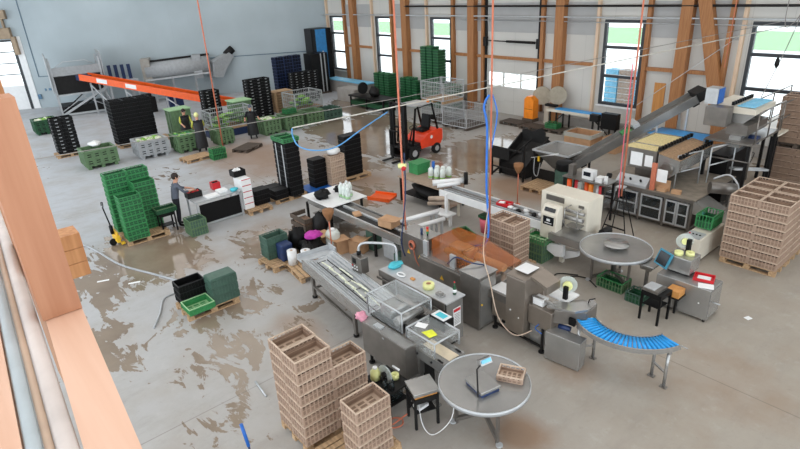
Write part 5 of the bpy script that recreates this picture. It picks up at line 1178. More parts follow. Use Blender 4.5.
# ------------------------------------------------------------ wire cages
def cage(x, y, z, lx, ly, h, label, rz=0, group='wire cages', m='galv', contents=None):
    t = thing('wire_cage', label, 'cage', (x, y, z), rz, group); X, Y = lx / 2, ly / 2; b = MB()
    def side(fx):
        pass
    nX = int(lx / .11); nY = int(ly / .11)
    for s in (-1, 1):
        for i in range(nX + 1): xx = -X + lx * i / nX; b.box(xx - .006, xx + .006, s * Y - .006, s * Y + .006, .15, h)
        for i in range(nY + 1): yy = -Y + ly * i / nY; b.box(s * X - .006, s * X + .006, yy - .006, yy + .006, .15, h)
        for k in range(5):
            zz = .15 + (h - .15) * k / 4; w = .018 if k in (0, 4) else .008; b.box(-X, X, s * Y - w, s * Y + w, zz - w, zz + w); b.box(s * X - w, s * X + w, -Y, Y, zz - w, zz + w)
    b.build('mesh_panels', m, t); f = MB(); n = 9
    for i in range(n): yy = -Y + .06 + (ly - .12) * i / (n - 1); f.box(-X, X, yy - .05, yy + .05, .115, .135)
    f.build('base_boards', 'pallet_dk' if z == 0 else 'pallet', t)
    for a in (-1, 0, 1):
        MB().box(a * (X - .06) - .06, a * (X - .06) + .06, -Y, Y, 0, .114).build('runner', 'pallet_dk' if z == 0 else 'pallet', t)
    for a, c in ((-1, -1), (-1, 1), (1, -1), (1, 1)): MB().box(a * X - .025, a * X + .025, c * Y - .025, c * Y + .025, .136, h + .01).build('corner_post', m, t)
    return t
cage(-18.5, 19.75, 0, 1.55, 1.5, 1.0, 'empty wire cage on the floor nearest the sectional door')
cage(-20.2, 19.9, 0, 1.55, 1.4, 1.0, 'lower wire cage of the stacked pair behind the forklift')
cage(-20.2, 19.9, 1.02, 1.55, 1.4, 1.0, 'upper wire cage of the stacked pair behind the forklift')
cage(-26.7, 11.4, .35, 1.0, 2.2, .95, 'wire cage of leaves beside the lone dark worker')
cage(-27.0, 15.9, .45, 1.3, 1.7, .95, 'wire cage right of the lone dark worker before the far black crates')
solo(MB().box(-.5, .5, -1.1, 1.1, 0, .345), 'blue_crate_base', 'navy', 'dark blue pallet box under the wire cage of leaves', 'box', (-26.7, 11.4, 0)); solo(MB().box(-.65, .65, -.85, .85, 0, .445), 'blue_crate_base', 'navy', 'dark blue pallet box under the right wire cage', 'box', (-27.0, 15.9, 0))
def leaves(x, y, z, lx, ly, h, label, n=40, mats=('leaf', 'green_olive'), seed=1, name='leek_leaves'):
    rnd = random.Random(seed); b = MB()
    for i in range(n): b.blob((rnd.uniform(-lx / 2, lx / 2), rnd.uniform(-ly / 2, ly / 2), rnd.uniform(.06, h)), rnd.uniform(.08, .16), rnd.choice((0, 1)), 6, .35, i, (1.5, 1.2, .5))
    return solo(b, name, mats, label, 'vegetables', (x, y, z), kind='stuff')
leaves(-26.7, 11.4, .5, .7, 1.8, .55, 'green leek leaves filling the wire cage beside the lone worker', 60, seed=11)
leaves(-27.0, 15.9, .6, .9, 1.3, .5, 'pale green leaves in the right wire cage', 45, ('leaf', 'green_slate'), 12)
# boxes of the cleaning row
bin_thing(-25.3, 10.35, 0, 'green_olive', 'narrow green pallet box right of the yellow shirted pair', lx=.8, ly=.7, h=.7, group='large pallet boxes')
bin_thing(-25.2, 12.75, 0, 'green_olive', 'pale green pallet box right of the lone worker', ('leek', 'leaf'), 'leek trimmings in the box right of the lone worker', lx=.8, ly=.8, h=.75, group='large pallet boxes', seed=6)
bin_thing(-25.2, 14.0, 0, 'green_olive', 'green pallet box with a bright crate on it', lx=.8, ly=.9, h=.75, group='large pallet boxes')
bin_thing(-25.3, 15.3, 0, 'green_olive', 'green pallet box before the right wire cage', lx=.8, ly=.9, h=.7, group='large pallet boxes')
bin_thing(-25.4, 16.45, 0, 'green_slate', 'dark slate pallet box at the edge of the big puddle', lx=.9, ly=1., h=.6, group='large pallet boxes')
for k, (x, y, z, w) in enumerate(((-25.2, 14.0, .79, 'green pallet box beside the lone worker'), (-28.4, 16.2, .0, 'floor behind the right wire cage'), (-28.5, 17.5, .0, 'floor before the far black crates'), (-26.8, 8.85, .0, 'floor behind the yellow shirted workers'))):
    o = bpy.data.objects.new('plastic_crate', PROTO['greenbox'][0]); COL.objects.link(o); o.location = (x, y, z); tag(o, 'bright green crate on the %s' % w, 'crate')
for k, (x, y, w) in enumerate(((-28.8, 9.7, 'behind the yellow shirted workers'), (-28.2, 12.75, 'behind the wire cage of leaves'))):
    t = thing('tall_bin', 'tall faded green bin with pale lid %s' % w, 'bin', (x, y, 0), 0, 'tall lidded bins')
    b = MB().box(-.4, .4, -.5, .5, .1, 1.28)
    for yy in (-.3, 0, .3): b.box(.4, .43, yy - .04, yy + .04, .1, 1.28)
    for xx in (-.2, .2): b.box(xx - .04, xx + .04, -.53, -.5, .1, 1.28)
    b.build('body', 'green_olive', t); MB().box(-.45, .45, -.56, .56, 1.281, 1.34).build('lid', 'green_pale', t, bevel=.02); MB().box(-.35, .35, -.45, .45, 0, .099).build('base', 'green_dk', t)
t = thing('pallet_stack', 'stack of pink brown pallets between black crates and the wire cage', 'pallets', (-28.6, 15.7, 0)) if False else None
for i in range(8): pallet(-29.6, 16.0, i * .146, 0, 'wooden pallet %s of the stack beside the far black crates' % ORD[7 - i], group='pallets stacked by the wire cage')
pallet(-23.3, 10.6, 0, R(28), 'dark empty pallet on the floor before the lone worker', True, 'empty pallets'); pallet(-23.6, 8.35, 0, R(5), 'pale empty pallet beside the small green crates', group='empty pallets')
stack('greenbox', 'green crate', -22.95, 9.05, 0, 2, 'the small stack beside the pale pallet', 'small green crate stack')
# crates by the far wall
G = 'green crates by the far wall'
for x, y, n in ((-23.6, 22.1, 22), (-23.1, 22.1, 22), (-22.6, 22.1, 21), (-27.3, 21.6, 11), (-26.8, 21.6, 11), (-26.3, 21.6, 11), (-25.2, 21.9, 10), (-24.7, 21.9, 10), (-24.2, 21.9, 9), (-21.9, 22.2, 9), (-21.4, 22.2, 9)):
    stack('greenfar', 'green crate', x, y, 0, n, 'x', G, far=True)
FARL['greenfar'] = 'dense stacks of green crates in front of the far wall timber posts'
t = thing('work_bench', 'dark bench with machine parts and wheel before the second window', 'bench', (-25.6, 19.6, 0))
MB().box(-1.6, 1.6, -.5, .5, .62, .70).build('tabletop', 'iron', t)
for x in (-1.5, 0, 1.5):
    for y in (-.4, .4): MB().box(x - .04, x + .04, y - .04, y + .04, 0, .619).build('leg', 'iron', t)
MB().box(-1.5, 1.5, -.42, .42, .15, .4).build('stored_goods', 'green_dk', t)
solo(MB().cyl((-.05, 0, .35), (.05, 0, .35), .33, n=24), 'tyre', 'rubber', 'black wheel standing on the dark bench', 'wheel', (-26.4, 19.6, .72)); solo(MB().blob((0, 0, .25), .3, 0, 10, .3, 2, (1, 1, .9)), 'machine_part', 'iron', 'dark machine part on the dark bench right of the wheel', 'part', (-25.3, 19.6, .72))
solo(MB().box(-.9, .9, -.5, .5, 0, .75), 'large_carton', 'concrete_curb', 'large grey covered crate beside the far corner bench', 'box', (-28.6, 20.4, 0)); 
t = thing('low_bench', 'long pale blue topped bench under the first window', 'bench', (-31.2, 21.9, 0)); MB().box(-1.8, 2.6, -.4, .4, .75, .82).build('top', 'sky_cloth', t); MB().box(-1.75, 2.55, -.36, .36, 0, .749).build('body', 'concrete_curb', t)
# left packing table row with worker
t = thing('packing_table', 'grey packing table with dark panels beside the seated tools worker', 'table', (-16.3, 6.1, 0)) 
t['label'] = 'grey packing table with a dark panel where the worker in grey stands'
P(t, MB().box(-16.85, -15.98, 5.35, 6.85, .80, .84), 'tabletop', 'galv')
for x, y in ((-16.8, 5.4), (-16.03, 5.4), (-16.8, 6.8), (-16.03, 6.8)): P(t, MB().box(x - .025, x + .025, y - .025, y + .025, 0, .799), 'leg', 'galv')
P(t, MB().box(-16.02, -16.0, 5.45, 6.75, .12, .72), 'dark_panel', 'black'); P(t, MB().box(-16.05, -16.01, 5.43, 6.77, .05, .09), 'lower_rail', 'galv')
def openbox(name, m, label, cat, loc, lx, ly, h, rz=0, th=.02, fill=None):
    b = MB(); X, Y = lx / 2, ly / 2; b.box(-X, X, -Y, -Y + th, 0, h).box(-X, X, Y - th, Y, 0, h).box(-X, -X + th, -Y + th, Y - th, 0, h).box(X - th, X, -Y + th, Y - th, 0, h).box(-X + th, X - th, -Y + th, Y - th, 0, th)
    t = thing(name, label, cat, loc, rz); b.build('shell', m, t)
    if fill: 
        f = MB(); rnd = random.Random(hash(label) % 99 if False else len(label))
        for i in range(7): f.blob((rnd.uniform(-X + .06, X - .06), rnd.uniform(-Y + .06, Y - .06), h * .75), min(X, Y) * .42, 0, 7, .3, i)
        f.build('filling', fill, t)
    return t
openbox('tool_box', 'iron', 'dark box of bottles and rags on the packing table before the worker', 'box', (-16.6, 5.55, .842), .3, .45, .18, 0, fill='red')
openbox('tool_box', 'red', 'red tool caddy at the rear of the packing table', 'box', (-16.8, 6.35, .842), .25, .25, .22, 0, fill='black')
solo(MB().box(-.15, .15, -.2, .2, 0, .04), 'paper_pad', 'paper', 'white and green paper pad on the packing table', 'paper', (-16.2, 5.95, .842)); solo(MB().box(-.12, .12, -.15, .15, 0, .08), 'paper_stack', 'paper', 'thick stack of papers beside the turquoise cloth', 'paper', (-16.35, 6.35, .842)); rumple('cloth', 'teal', 'turquoise cloth at the right end of the packing table', 'cloth', (-16.1, 6.65, .842), .1, 8, (1, 1.2, .6))
for i in range(5):
    t = thing('white_box', 'white carton with red edge, %s in the column beside the packing table' % (ORD[4 - i] if i else 'bottom one'), 'box', (-16.3, 7.05, .15 + i * .2), 0, 'white cartons beside the packing table')
    MB().box(-.28, .28, -.16, .16, 0, .195).build('carton', 'paper', t); MB().box(.281, .284, -.15, .15, .17, .193).build('red_edge', 'red', t)
pallet(-16.35, 7.3, 0, R(90), 'wooden pallet under the white cartons', group=LP)
openbox('document_crate', 'black', 'black crate of papers on top of the white cartons', 'crate', (-16.55, 7.05, 1.152), .35, .4, .2, 0, fill='paper')
for i in range(3): 
    o = bpy.data.objects.new('plastic_crate', PROTO['black45'][0]); COL.objects.link(o); o.location = (-16.25, 7.55, .146 + i * .167); tag(o, 'black crate with white edge right of the white cartons, %s' % ('lowest', 'middle', 'uppermost')[i], 'crate', 'black crates by the white cartons')
o = bpy.data.objects.new('plastic_crate', PROTO['olive'][0]); COL.objects.link(o); o.location = (-15.75, 5.15, 0); tag(o, 'pale green crate on the floor under the one before the packing table', 'crate')
o = bpy.data.objects.new('plastic_crate', PROTO['olive'][0]); COL.objects.link(o); o.location = (-15.75, 5.15, .252); tag(o, 'pale green crate on top of another before the packing table', 'crate')
o = bpy.data.objects.new('plastic_crate', crate_mb(.38, .6, .16, solid=.9).mesh('crate', ('green_dk', 'green_olive', 'green_dk'))); COL.objects.link(o); o.location = (-16.62, 4.62, .62); tag(o, 'green tray on the black stand behind the worker in grey', 'crate')
t = stool(-16.62, 4.62, .36, .45, .618, 'black', 'black stand carrying a green tray behind the worker', 0, .2)
# ------------------------------------------------------------ people
def person(label, loc, rz, J, shirt, trousers, hair='hair', arms=None, apron=None, sleeve=True, h=1.66, cap=None):
    """J: arm joints (shoulder-relative targets) in local axes, figure faces +y"""
    t = thing('person', label, 'person', loc, rz)
    s = h / 1.7
    pts = {'pel': (0, 0, .92), 'ch': (0, .02 + J.get('lean', 0) * .4, 1.18), 'nk': (0, .03 + J.get('lean', 0), 1.42), 'hd': (0, .06 + J.get('lean', 0), 1.52), 'ht': (0, .07 + J.get('lean', 0), 1.66),
           'hl': (-.1, 0, .88), 'hr': (.1, 0, .88), 'kl': (-.12, .03, .48), 'kr': (.12, .01, .48), 'al': (-.13, -.02, .08), 'ar': (.13, -.04, .08), 'tl': (-.15, .13, .03), 'tr': (.15, .11, .03)}
    L = J.get('lean', 0)
    pts['sl'] = (-.18, .02 + L, 1.38); pts['sr'] = (.18, .02 + L, 1.38)
    pts['el'] = J.get('el', (-.26, .12 + L, 1.12)); pts['er'] = J.get('er', (.26, .12 + L, 1.12))
    pts['wl'] = J.get('wl', (-.2, .36 + L, 1.05)); pts['wr'] = J.get('wr', (.2, .36 + L, 1.05))
    rad = {'pel': .15, 'ch': .145, 'nk': .055, 'hd': .085, 'ht': .075, 'hl': .1, 'hr': .1, 'kl': .065, 'kr': .065, 'al': .045, 'ar': .045, 'tl': .035, 'tr': .035, 'sl': .065, 'sr': .065, 'el': .045, 'er': .045, 'wl': .03, 'wr': .03}
    E_ = [('pel', 'ch'), ('ch', 'nk'), ('nk', 'hd'), ('hd', 'ht'), ('pel', 'hl'), ('pel', 'hr'), ('hl', 'kl'), ('kl', 'al'), ('al', 'tl'), ('hr', 'kr'), ('kr', 'ar'), ('ar', 'tr'), ('ch', 'sl'), ('sl', 'el'), ('el', 'wl'), ('ch', 'sr'), ('sr', 'er'), ('er', 'wr')]
    # palm, five fingers of unequal length on each hand
    for sd_, w in ((-1, 'wl'), (1, 'wr')):
        e = Vector(pts['e' + w[1]]); wv = Vector(pts[w]); d = (wv - e).normalized(); side = d.cross(Vector((0, 0, 1))).normalized() * sd_
        k = 'p' + w[1]; pts[k] = tuple(wv + d * .07); rad[k] = .03; E_.append((w, k))
        for i, (o_, ln) in enumerate(((-.03, .065), (-.01, .08), (.01, .085), (.028, .07), )):
            a = wv + d * .09 + side * o_; m1 = a + d * ln * .6 + Vector((0, 0, -.01)); m2 = a + d * ln * .95 + Vector((0, 0, -.04))
            for q, (pv, rr_) in enumerate(((a, .011), (m1, .010), (m2, .008))):
                pts['%s%d%d' % (k, i, q)] = tuple(pv); rad['%s%d%d' % (k, i, q)] = rr_
            E_ += [(k, '%s%d0' % (k, i)), ('%s%d0' % (k, i), '%s%d1' % (k, i)), ('%s%d1' % (k, i), '%s%d2' % (k, i))]
        a = wv + d * .03 - side * .045; m1 = a + d * .04 - side * .015
        pts[k + 'ta'] = tuple(a); pts[k + 'tb'] = tuple(m1); rad[k + 'ta'] = .013; rad[k + 'tb'] = .010; E_ += [(k, k + 'ta'), (k + 'ta', k + 'tb')]
    names = list(pts); me = bpy.data.meshes.new('body'); me.from_pydata([tuple(Vector(pts[n]) * s) for n in names], [(names.index(a), names.index(b)) for a, b in E_], [])
    tmp = bpy.data.objects.new('tmp', me); COL.objects.link(tmp)
    tmp.modifiers.new('skin', 'SKIN'); 
    for i, n in enumerate(names):
        sv = me.skin_vertices[0].data[i]; r = rad[n] * s; sv.radius = (r * (1.25 if n in ('pel', 'ch') else 1), r * (.85 if n in ('pel', 'ch') else 1)); sv.use_root = (n == 'pel')
    sb = tmp.modifiers.new('sub', 'SUBSURF'); sb.levels = 2; sb.render_levels = 2
    dg = bpy.context.evaluated_depsgraph_get(); dg.update(); em = bpy.data.meshes.new_from_object(tmp.evaluated_get(dg)); bpy.data.objects.remove(tmp)
    for m in ('skin', shirt, trousers, 'black', arms or shirt): em.materials.append(M[m])
    wl, wr = Vector(pts['wl']) * s, Vector(pts['wr']) * s
    for p in em.polygons:
        c = p.center; i = 1
        if c.z > 1.42 * s and abs(c.x) < .13: i = 0
        elif min((c - wl).length, (c - wr).length) < .15 * s or (not sleeve and min((c - wl).length, (c - wr).length) < .26 * s): i = 0
        elif abs(c.x) > .2 * s and c.z > 1.0 * s: i = 4
        elif c.z < .10 * s: i = 3
        elif c.z < .93 * s and abs(c.x) < .26 and c.y < .25: i = 2
        p.material_index = i; p.use_smooth = True
    o = bpy.data.objects.new('body', em); COL.objects.link(o); o.parent = t
    hy = pts['hd'][1] * s; hz = 1.59 * s
    MB().blob((0, hy - .015, hz + .03), .108 * s, 0, 14, .03, 1, (.92, 1.02, 1.05)).build('hair', cap or hair, t)
    f = MB()
    for sx in (-1, 1): f.blob((sx * .032 * s, hy + .092 * s, hz), .011 * s, 0, 6, 0, 1)
    f.build('eyes', 'white', t); MB().blob((0, hy + .105 * s, hz - .02), .018 * s, 0, 6, 0, 1, (.7, 1, 1.3)).build('nose', 'skin', t)
    MB().box(-.025, .025, hy + .085 * s, hy + .095 * s, hz - .065, hz - .055).build('mouth', 'red', t)
    for sx in (-1, 1): MB().blob((sx * .098 * s, hy - .005, hz - .01), .025 * s, 0, 6, 0, 1, (.4, .8, 1.2)).build('ear', 'skin', t)
    if apron:
        b = MB(); b.lathe([(.24, .2), (.225, .55), (.20, .85), (.18, 1.0), (.19, 1.2), (.165, 1.32)], n=18); b.v = [(x * 1.12, y * .92 + .01 + (L * .8 if z > 1.0 else 0), z * s) for x, y, z in b.v]; b.build('apron', apron, t)
    return t
person('person in grey shirt with dark hair reaching over the packing table', (-16.72, 5.02, 0), R(-8), {'lean': .08, 'wl': (-.1, .50, 1.12), 'wr': (.12, .52, 1.10), 'el': (-.24, .26, 1.16), 'er': (.26, .26, 1.14)}, 'grey_cloth', 'dark_cloth')
person('person in yellow shirt and long dark apron seen from behind', (-24.55, 9.05, 0), R(80), {'lean': .06, 'wl': (-.16, .42, 1.0), 'wr': (.16, .42, 1.0)}, 'dark_cloth', 'dark_cloth', cap='lemon', arms='hi_vis', apron='apron', h=1.74)
person('person in yellow shirt and dark vest behind the green box', (-26.5, 9.15, 0), R(-95), {'lean': .08, 'wl': (-.2, .45, .98), 'wr': (.2, .42, 1.0)}, 'dark_cloth', 'dark_cloth', arms='hi_vis', apron='apron', h=1.68)
person('person in dark work clothes holding leeks before the lidded bin', (-24.9, 11.75, 0), R(-110), {'lean': .04, 'wl': (-.34, .30, 1.05), 'wr': (.34, .30, 1.05), 'el': (-.3, .1, 1.12), 'er': (.3, .1, 1.12)}, 'dark_cloth', 'dark_cloth', cap='grey_cloth', apron='apron', h=1.62)

# ------------------------------------------------------------ pallet truck
t = thing('pallet_truck', 'yellow pallet truck with black handle beside the green crate pile', 'pallet truck', (-16.75, 3.2, 0), R(0))
MB().box(-.25, .25, -.08, .02, .12, .34).box(-.22, .22, -.04, .0, .34, .42).build('body', 'yellow', t, bevel=.01); MB().cyl((-.03, -.14, 0.1), (.03, -.14, .1), .1).build('wheel', 'black', t); MB().cyl((0, -.1, .35), (0, -.1, .6), .05).build('pump', 'black', t)
MB().cyl((0, -.1, .6), (-.28, -.12, 1.1), .02).tube([(-.38, -.12, 1.12), (-.4, -.1, 1.22), (-.22, -.1, 1.26), (-.2, -.12, 1.12), (-.28, -.12, 1.1)], .014, 6).build('handle', 'black', t)
for s in (-1, 1): MB().box(s * .18 - .07, s * .18 + .07, .021, .12, .04, .1).build('fork', 'yellow', t)
# pallet before line 1 with boxes, bottles and bags
pallet(-11.3, 6.2, 0, R(82), 'wooden pallet carrying rolls and boxes at the end of the first line', group=LP); pallet(-12.15, 6.1, 0, R(3), 'wooden pallet under the slate boxes at the end of the first line', group=LP)
stack('greendk', 'slate box', -12.4, 5.95, .146, 3, 'the stack at the first line end', 'slate boxes at the first line end', cat='box', name='plastic_box')
solo(MB().box(-.16, .16, -.16, .16, 0, .45), 'jerry_can', 'navy', 'dark blue canister beside the slate boxes', 'canister', (-12.0, 6.02, .146), bevel=.03)
def can(x, y, z, r, h, m, label, name='paper_roll', cat='roll', hole=True, group=None):
    t = thing(name, label, cat, (x, y, z), 0, group); MB().lathe([(.03, 0), (r, 0), (r, h), (.03, h), (.03, 0)] if hole else [(0, 0), (r, 0), (r, h * .85), (r * .4, h), (0, h)], n=18).build('roll' if hole else 'container', m, t)
    MB().lathe([(.022, 0), (.03, 0), (.03, h + .004), (.022, h + .004), (.022, 0)], n=12).build('core' if hole else 'neck', 'card' if hole else m, t); return t
for x, y, w in ((-11.6, 6.0, 'left'), (-11.35, 6.25, 'middle'), (-10.95, 6.5, 'right')): can(x, y, .146, .12, .38, 'white', 'white paper roll on the pallet, %s of three standing' % w, group='paper rolls on the pallet')
t = thing('plastic_drum', 'white plastic drum behind the paper rolls', 'drum', (-11.75, 7.35, 0)); MB().lathe([(0, 0), (.2, 0), (.2, .5), (.15, .58), (0, .6)], n=20).build('container', 'pet', t); MB().cyl((0, 0, .60), (0, 0, .64), .07).build('cap', 'white', t)
rumple('jacket', 'magenta', 'magenta jacket thrown over the black bag', 'jacket', (-11.8, 6.8, .56), .17, 3, (1.1, 1.3, .5)); rumple('black_bag', 'black', 'black rubbish bag under the magenta jacket', 'bag', (-11.85, 6.72, .146), .28, 5, (1, 1.2, .8)); rumple('black_bag', 'black', 'black bag between slate boxes and the jacket', 'bag', (-12.3, 6.6, .146), .26, 6, (.9, 1.0, 1.2)); rumple('black_bag', 'iron', 'dark bag with blue print beside the paper rolls', 'bag', (-11.6, 6.45, .146), .17, 7, (.9, 1.0, 1.4))
# funnel brooms
for x, y, w in ((-10.2, 13.25, 'standing upturned before the steel hopper'), (-11.45, 7.1, 'standing upturned at the first line end')):
    t = thing('broom', 'brown broom %s' % w, 'broom', (x, y, 0)); MB().cyl((0, 0, .03), (0, 0, 1.05), .016).cyl((0, 0, 0), (0, 0, .03), .09).build('stick', 'copper', t); MB().lathe([(.02, 1.02), (.06, 1.06), (.15, 1.25), (.15, 1.34), (0, 1.34)], n=14).build('brush', mat('rusty brown bristle', (.55, .38, .24), .8), t)
openbox('parts_tray', 'steel_dark', 'dark steel tray of machine parts between the trough and control cabinet', 'tray', (-8.45, 6.12, .3), .7, .3, .3, -.12, fill='rubble')
MB().box(-.3, .3, -.1, .1, -.3, -.001).build('stand', 'iron', bpy.data.objects['parts_tray'])
# cardboard boxes under line 2
for k, (x, y, s, r, w) in enumerate(((-12.15, 7.45, .42, .1, 'left'), (-11.55, 7.6, .4, -.15, 'middle'), (-11.15, 7.9, .38, .3, 'right, open'))):
    t = thing('cardboard_box', 'brown cardboard box on the floor by the packing table, %s of three' % w, 'box', (x, y - .15, 0), r, 'cardboard boxes under the packing table'); a = s / 2
    MB().box(-a, a, -a, a, .0, .38).build('carton', 'card', t)
    fl_ = MB(); fl_.add([(-a, -a, .385), (a, -a, .385), (a, -a - .14, .47), (-a, -a - .14, .47)], [(0, 1, 2, 3)]); fl_.add([(a, -a, .385), (a, a, .385), (a + .14, a, .45), (a + .14, -a, .45)], [(0, 1, 2, 3)]); fo_ = fl_.build('flaps', 'card', t); fo_.modifiers.new('s', 'SOLIDIFY').thickness = .006
t = thing('cardboard_box', 'open cardboard box on top of the stainless table conveyor', 'box', (-10.35, 8.2, .872), R(10)); MB().box(-.22, .22, -.18, .18, 0, .2).build('carton', 'card', t); ff = MB(); ff.add([(-.22, -.18, .2), (.22, -.18, .2), (.22, -.3, .26), (-.22, -.3, .26)], [(0, 1, 2, 3)]); ff.add([(.22, -.18, .2), (.22, .18, .2), (.38, .18, .24), (.38, -.18, .24)], [(0, 1, 2, 3)]); ff.build('flaps', 'card', t).modifiers.new('s', 'SOLIDIFY').thickness = .006
t = thing('cardboard_box', 'torn orange brown carton on the table conveyor belt', 'box', (-11.6, 8.1, .846), R(-20)); MB().box(-.13, .13, -.1, .1, 0, .06).build('carton', 'card', t)
rumple('black_bag', 'black', 'black bag on the left end of the packing top', 'bag', (-13.3, 8.1, .901), .2, 21, (1.1, 1.1, .7)); rumple('grey_bag', 'iron', 'grey sack hanging beside the packing table left end', 'bag', (-12.75, 7.6, .0), .24, 22, (.9, .9, 1.6)); rumple('black_bag', 'black', 'small black bag at the rear of the packing top', 'bag', (-13.4, 8.75, .901), .13, 23, (1, 1, .8))
t = thing('wooden_crate', 'brown slatted wooden crate under the packing table left end', 'crate', (-13.3, 7.45, 0)); b = MB()
for z in (.05, .25, .45): b.box(-.4, .4, -.25, -.22, z, z + .13).box(.37, .4, -.22, .25, z, z + .13).box(-.4, -.37, -.22, .25, z, z + .13)
b.box(-.36, .36, -.2, .24, 0, .05); b.build('slats', 'pallet_dk', t); MB().box(-.3, .3, -.2, .2, .06, .4).build('waste', 'rubble', t)
for i in range(5):
    t = thing('spray_bottle', 'white spray bottle on the packing top, %s of five' % ('first', 'second', 'third', 'fourth', 'fifth')[i], 'bottle', (-12.95 + (i % 3) * .16, 8.55 + (i // 3) * .2, .901), 0, 'white bottles on the packing top')
    MB().lathe([(0, 0), (.075, 0), (.075, .34), (.04, .4), (0, .4)], n=12).build('container', 'pet', t); MB().lathe([(.076, .03), (.0765, .03), (.0765, .1), (.076, .1)], n=12).build('green_label', 'green_pale', t); MB().box(-.02, .05, -.015, .015, .401, .45).build('trigger', 'white', t)
# brown topped table with bottles and green crate, right of the forklift
t = thing('packing_table', 'brown topped table with clear bottles and a green crate on it', 'table', (-12.3, 11.5, 0)); P(t, MB().box(-13.3, -11.35, 11.0, 12.15, .80, .84), 'tabletop', mat('worn brown table top', (.62, .54, .47), .6))
for x, y in ((-13.22, 11.07), (-11.42, 11.07), (-13.22, 12.08), (-11.42, 12.08)): P(t, MB().box(x - .03, x + .03, y - .03, y + .03, 0, .799), 'leg', 'iron')
P(t, MB().box(-11.40, -11.36, 11.1, 12.05, .1, .75), 'brown_panel', 'brown'); P(t, MB().box(-13.2, -11.45, 11.1, 12.05, .25, .28), 'shelf', 'iron')
rumple('dark_sacks', 'iron', 'dark crumpled sacks on the shelf below the brown table', 'sacks', (-12.3, 11.5, .281), .3, 31, (2.2, 1.2, .7))
t = openbox('plastic_crate', 'green', 'bright green deep crate at the left of the brown topped table', 'crate', (-13.05, 11.75, .842), .42, .55, .34, 0)
MB().box(-.24, .24, -.3, .3, .341, .36).build('lid', 'green', t)
for i in range(6):
    t = thing('plastic_bottle', 'clear plastic jar on the brown table, %s' % ('front left', 'front middle', 'front right', 'rear left', 'rear middle', 'rear right')[i], 'bottle', (-12.3 + (i % 3) * .2, 11.55 + (i // 3) * .28 + (i % 3) * .06, .842), 0, 'clear jars on the brown table')
    MB().lathe([(0, 0), (.085, 0), (.085, .3), (.05, .36), (0, .36)], n=14).build('container', 'pet', t); MB().lathe([(.086, .04), (.0865, .04), (.0865, .09), (.086, .09)], n=14).build('label_band', 'leaf', t)
solo(MB().cyl((0, 0, 0), (0, 0, .4), .05), 'blue_bottle', 'blue_dk', 'dark blue bottle right of the green crate on the brown table', 'bottle', (-12.6, 11.95, .842))
# film rolls on floor between lines
for k, (x, y, z) in enumerate(((-10.0, 9.2, .45), (-10.45, 9.25, .5), (-10.22, 9.2, .62))):
    t = thing('film_roll', 'long white film roll on a rack behind the line, %s of three' % ('front', 'rear', 'upper')[k], 'roll', (x, y, 0), R(80), 'long white rolls on the rack'); MB().cyl((-.55, 0, z + .25), (.55, 0, z + .25), .06).build('roll', 'white', t); MB().box(-.5, -.44, -.03, .03, 0, z + .19).build('stand', 'galv', t); MB().box(.44, .5, -.03, .03, 0, z + .19).build('stand', 'galv', t)
# under line 3
o = bpy.data.objects.new('plastic_crate', crate_mb(.62, .42, .18, solid=.9).mesh('crate', ('green', 'green', 'green_dk'))); COL.objects.link(o); o.location = (-9.75, 10.35, 0); o.rotation_euler.z = -.35; tag(o, 'open bright green crate on the floor before the pink buckets', 'crate')
for x, y, w in ((-9.55, 11.05, 'left'), (-8.95, 11.05, 'right')):
    t = thing('pink_bucket', 'pink bucket under the cream machine conveyor, %s one' % w, 'bucket', (x, y, 0)); MB().lathe([(0, 0), (.16, 0), (.2, .42), (.19, .42), (.15, .02), (0, .02)], n=18).build('bucket', 'pink', t)
    if w == 'left': MB().box(-.2, .2, -.13, .13, .421, .5).build('green_lid', 'green_dk', t)
    else: MB().lathe([(.17, .425), (.2, .425), (.2, .44), (.17, .44), (.17, .425)], n=18).build('rim', 'red', t)
solo(MB().prism([(-.12, 0), (.12, 0), (.08, .5), (.02, .62), (-.08, .5)], -.1, .1, 'y'), 'pink_sack', 'pink', 'tall pink sack leaning under the conveyor', 'sack', (-8.5, 10.6, 0)); solo(MB().lathe([(0, 0), (.12, 0), (.12, .1), (.06, .16), (0, .16)], n=14), 'tape_dispenser', 'steel', 'round steel tape dispenser on the floor near the blue hose', 'dispenser', (-8.85, 10.2, 0))
pallet(-9.9, 12.9, 0, .5, 'small pale pallet on the floor behind the long conveyor', group='empty pallets') if False else None
t = thing('wooden_tray', 'small open wooden tray on the floor behind the long conveyor', 'tray', (-11.2, 12.7, 0), R(20)); b = MB(); b.box(-.3, .3, -.22, .22, 0, .03).box(-.3, .3, -.22, -.2, .03, .2).box(-.3, .3, .2, .22, .03, .2).box(-.3, -.28, -.2, .2, .03, .2).box(.28, .3, -.2, .2, .03, .2).box(-.02, .02, -.2, .2, .03, .16); b.build('slats', 'pallet', t)
solo(MB().box(-.4, .4, -.3, .3, .0, .06).box(-.4, .4, -.3, -.26, .06, .12).box(-.4, .4, .26, .3, .06, .12), 'plastic_tray', 'orange', 'flat orange tray lying on the floor behind the table conveyor', 'tray', (-13.85, 10.75, 0), rz=.4)

